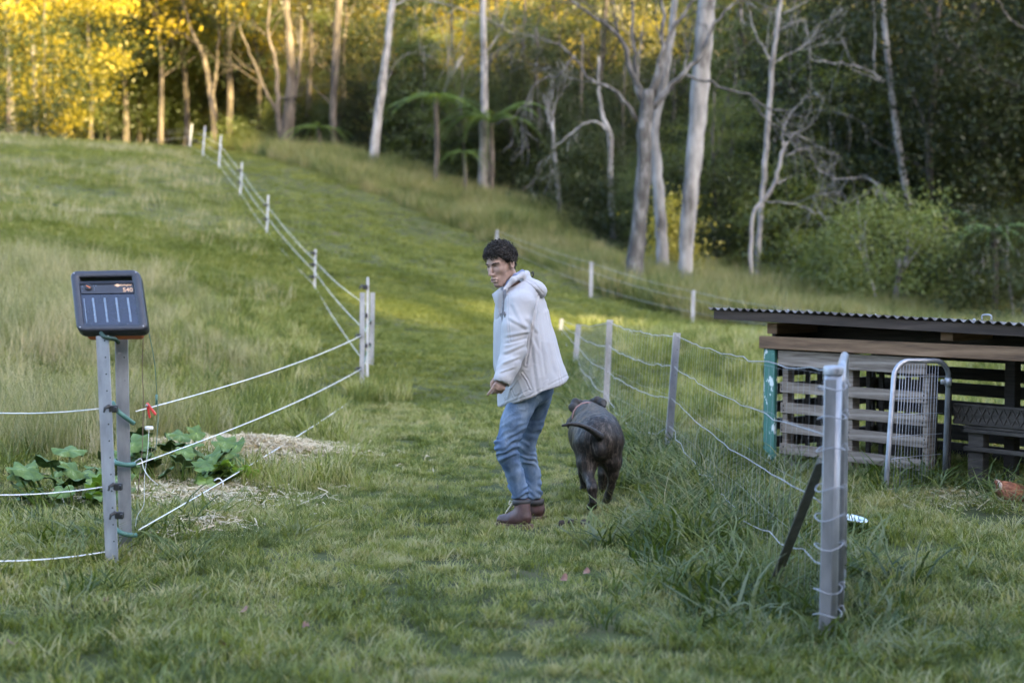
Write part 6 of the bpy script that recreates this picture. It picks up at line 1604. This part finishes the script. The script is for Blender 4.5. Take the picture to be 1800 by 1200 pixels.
# ------------------------------------------------------------------ the dog
dog = thing('dog', 'heavy brindle dog seen from behind, walking along the netting with its tail swung left', 'dog', GP(1050, 9.4))
def W_(px, py, d): return P(px, py, d)
EAR = []
def f_dog(X, Y, Z):
    p = (X, Y, Z)
    d = s_ell(p, W_(1051, 772, 9.32), (.168, .18, .170))
    d = smin(d, s_ell(p, W_(1046, 764, 9.62), (.182, .29, .18)), .05)
    d = smin(d, s_ell(p, W_(1047, 762, 9.90), (.150, .20, .175)), .05)
    d = smin(d, s_cone(p, W_(1050, 752, 9.34), W_(1047, 733, 9.90), .06, .075), .06)        # spine
    d = smin(d, chain(p, [W_(1044, 738, 10.02), W_(1036, 732, 10.14), W_(1030, 728, 10.24)], [.11, .10, .092], .03), .04)
    d = smin(d, s_ell(p, W_(1031, 723, 10.27), (.100, .10, .082)), .03)
    d = smin(d, s_cone(p, W_(1019, 734, 10.30), W_(1006, 744, 10.34), .06, .046), .03)
    # hind legs
    d = smin(d, chain(p, [W_(1033, 782, 9.27), W_(1031, 812, 9.24), W_(1037, 838, 9.20)], [.095, .062, .045], .03), .035)
    d = smin(d, chain(p, [W_(1037, 838, 9.20), W_(1041, 858, 9.10), W_(1043, 879, 9.09)], [.042, .033, .025], .01), .02)
    d = smin(d, s_cone(p, W_(1043, 882, 9.09), W_(1040, 890, 9.17), .026, .032, (Vector((0, 0, 1)), .8)), .012)
    d = smin(d, chain(p, [W_(1070, 782, 9.30), W_(1076, 810, 9.27), W_(1076, 832, 9.28)], [.095, .062, .044], .03), .035)
    d = smin(d, chain(p, [W_(1076, 832, 9.28), W_(1073, 853, 9.30), W_(1069, 872, 9.34)], [.040, .031, .024], .01), .02)
    d = smin(d, s_cone(p, W_(1069, 874, 9.34), W_(1066, 879, 9.43), .025, .030, (Vector((0, 0, 1)), .8)), .012)
    # fore legs
    d = smin(d, chain(p, [W_(1064, 790, 9.92), W_(1062, 830, 9.90), W_(1058, 858, 9.92)], [.07, .042, .03], .02), .03)
    d = smin(d, s_cone(p, W_(1058, 860, 9.92), W_(1056, 861, 9.99), .03, .034, (Vector((0, 0, 1)), .7)), .012)
    d = smin(d, chain(p, [W_(1026, 790, 9.95), W_(1027, 830, 9.97), W_(1028, 855, 10.0)], [.07, .042, .03], .02), .03)
    d = smin(d, s_cone(p, W_(1028, 857, 10.0), W_(1027, 858, 10.07), .03, .034, (Vector((0, 0, 1)), .7)), .012)
    # a cleft between the thighs
    d = smax(d, -s_cone(p, W_(1056, 822, 9.02), W_(1056, 850, 9.35), .030, .045), .03)
    d = smin(d, s_ell(p, W_(1055, 792, 9.17), (.04, .05, .055)), .03)
    # tail
    return d
m_dog, nt, out = newmat('brindle_coat')
b = ND(nt, 'ShaderNodeBsdfPrincipled', i_Roughness=.5); nt.links.new(b.outputs[0], out.inputs[0]); b.inputs['Specular IOR Level'].default_value = .28
co_ = ND(nt, 'ShaderNodeTexCoord').outputs['Object']; mp = ND(nt, 'ShaderNodeMapping'); mp.inputs['Scale'].default_value = (1.5, 1.6, .38); mp.inputs['Rotation'].default_value = (0, R(16), 0); nt.links.new(co_, mp.inputs[0])
wv = ND(nt, 'ShaderNodeTexNoise', i_Scale=30.0, i_Detail=5.0, i_Roughness=.75, i_Distortion=.8); nt.links.new(mp.outputs[0], wv.inputs[0])
c1 = ramp(nt, wv.outputs[0], [(.43, (.007, .0055, .0045)), (.51, (.016, .012, .010)), (.57, (.045, .034, .028)), (.69, (.10, .08, .067))]); 
mp2 = ND(nt, 'ShaderNodeMapping'); mp2.inputs['Scale'].default_value = (1, 1, .25); nt.links.new(co_, mp2.inputs[0])
fz = ND(nt, 'ShaderNodeTexNoise', i_Scale=210.0, i_Detail=2.0); nt.links.new(mp2.outputs[0], fz.inputs[0]); nt.links.new(c1, b.inputs['Base Color'])
bp = ND(nt, 'ShaderNodeBump', i_Strength=.8, i_Distance=.0025); nt.links.new(fz.outputs[0], bp.inputs['Height']); nt.links.new(bp.outputs[0], b.inputs['Normal'])
def d_disp(co, nn): return .004 * vnoise(co * 14, 91) + .0022 * vnoise(co * np.array([60, 60, 14]), 92)
TL_ = [W_(1058, 768, 9.26), W_(1053, 766, 9.12), W_(1040, 756, 9.06), W_(1023, 748, 9.02), W_(1005, 745, 9.0), W_(989, 748, 8.99)]
sdf_obj('body', f_dog, (.27, 8.9, -.03), (.80, 10.45, .74), .0072, m_dog, dog, d_disp)
m_ear = M('dark_ear', [(.010, .008, .008), (.022, .018, .017)], scale=20, rough=.6, bump=.3)
sdf_obj('tail', lambda X, Y, Z: chain((X, Y, Z), bez(TL_, 3), list(np.interp(np.linspace(0, 5, 16), range(6), [.028, .026, .020, .016, .013, .008])), .004), (.29, 8.93, .42), (.64, 9.32, .60), .005, m_ear, dog, lambda co, nn: .0015 * vnoise(co * 50, 93))
def ear(pts, rs, sq, lo_, hi_):
    sdf_obj('ear', lambda X, Y, Z: chain((X, Y, Z), pts, rs, .01, sq), lo_, hi_, .004, m_ear, dog)
e0 = W_(1018, 712, 10.25); ear([W_(1021, 709, 10.24), W_(1012, 708, 10.22), W_(1007, 716, 10.20), W_(1009, 724, 10.19)], [.026, .034, .032, .016], (Vector((.3, 1, 0)), .4), (e0.x - .12, 10.12, e0.z - .12), (e0.x + .07, 10.34, e0.z + .09))
e0 = W_(1052, 709, 10.25); ear([W_(1040, 707, 10.25), W_(1050, 704, 10.24), W_(1060, 708, 10.22), W_(1063, 714, 10.20)], [.026, .032, .028, .012], (Vector((-.3, 1, 0)), .4), (e0.x - .12, 10.12, e0.z - .10), (e0.x + .10, 10.34, e0.z + .09))
mb = MB(); cpts = []
for k in range(17):
    a = 2 * math.pi * k / 16; ctr = W_(1031, 730, 10.10); cpts.append(ctr + Vector((.103 * math.cos(a), .05 * math.cos(a) - .01 * math.sin(a), .100 * math.sin(a) - .006)))
mb.tube(cpts, .005, 8, False); mb.build('collar', M('pink_collar', [(.24, .13, .12), (.30, .18, .17)], rough=.7, bump=.1), dog, True)

# ------------------------------------------------------------------ the hen
hen = thing('hen', 'red-brown hen pecking in the shade at the right edge, pale tail tip raised', 'chicken', GP(1790, 9.25))
hD = 9.25
def f_hen(X, Y, Z):
    p = (X, Y, Z)
    d = s_ell(p, P(1780, 870, hD), (.105, .085, .085), Matrix.Rotation(.25, 3, 'Y'))
    d = smin(d, s_cone(p, P(1765, 860, hD), P(1753, 846, hD), .055, .018, (Vector((0, 1, 0)), .6)), .03)
    d = smin(d, s_cone(p, P(1795, 872, hD), P(1817, 858, hD - .03), .065, .04), .03)
    d = smin(d, s_cone(p, P(1817, 858, hD - .03), P(1826, 840, hD - .05), .04, .026), .02)
    d = smin(d, s_cone(p, P(1775, 884, hD), P(1772, 895, hD), .045, .02), .02)
    return d
hc = P(1790, 868, hD)
m_hen = M('hen_feathers', [(.10, .028, .012), (.20, .065, .028), (.33, .14, .07)], scale=30, rough=.8, bump=.9, bscale=70, stretch=(1, 1, 1.6), dist=.006)
sdf_obj('body', f_hen, (hc.x - .18, hD - .16, hc.z - .16), (hc.x + .2, hD + .14, hc.z + .18), .006, m_hen, hen, lambda co, nn: .005 * vnoise(co * 45, 95))
mb = MB(); rg = random.Random(3)
for k in range(9):
    a = P(1758, 856, hD) + Vector((0, rg.uniform(-.03, .03), rg.uniform(-.01, .01))); bq_ = P(1751 + rg.uniform(-1, 4), 843 + rg.uniform(-2, 6), hD) + Vector((0, rg.uniform(-.02, .02), 0)); mb.tube([a, (a + bq_) / 2 + Vector((0, 0, .006)), bq_], [.012, .013, .003], 6)
mb.build('tail', M('pale_feather', [(.35, .24, .18), (.55, .45, .38)], scale=30, rough=.8, bump=.3), hen, True)
for dx in (-.018, .035):
    mb = MB(); a = P(1780, 890, hD) + Vector((dx, dx, 0)); g = hz(a.x, a.y); mb.tube([a, Vector((a.x, a.y, g + .01))], .006, 6)
    for an in (-.5, 0, .5): mb.tube([Vector((a.x, a.y, g + .01)), Vector((a.x + .04 * math.cos(an), a.y + .04 * math.sin(an), g + .004))], [.005, .003], 5)
    mb.build('leg', M('hen_leg', [(.45, .28, .08), (.5, .33, .12)], bump=.1), hen, True)
mb = MB(); q = P(1827, 832, hD - .05)
for k in range(5): mb.tube([q + Vector((-.02 + .011 * k, 0, -.01)), q + Vector((-.022 + .012 * k, 0, .012 + .006 * math.sin(k * .8)))], [.006, .003], 5)
mb.build('comb', m_red, hen, True)
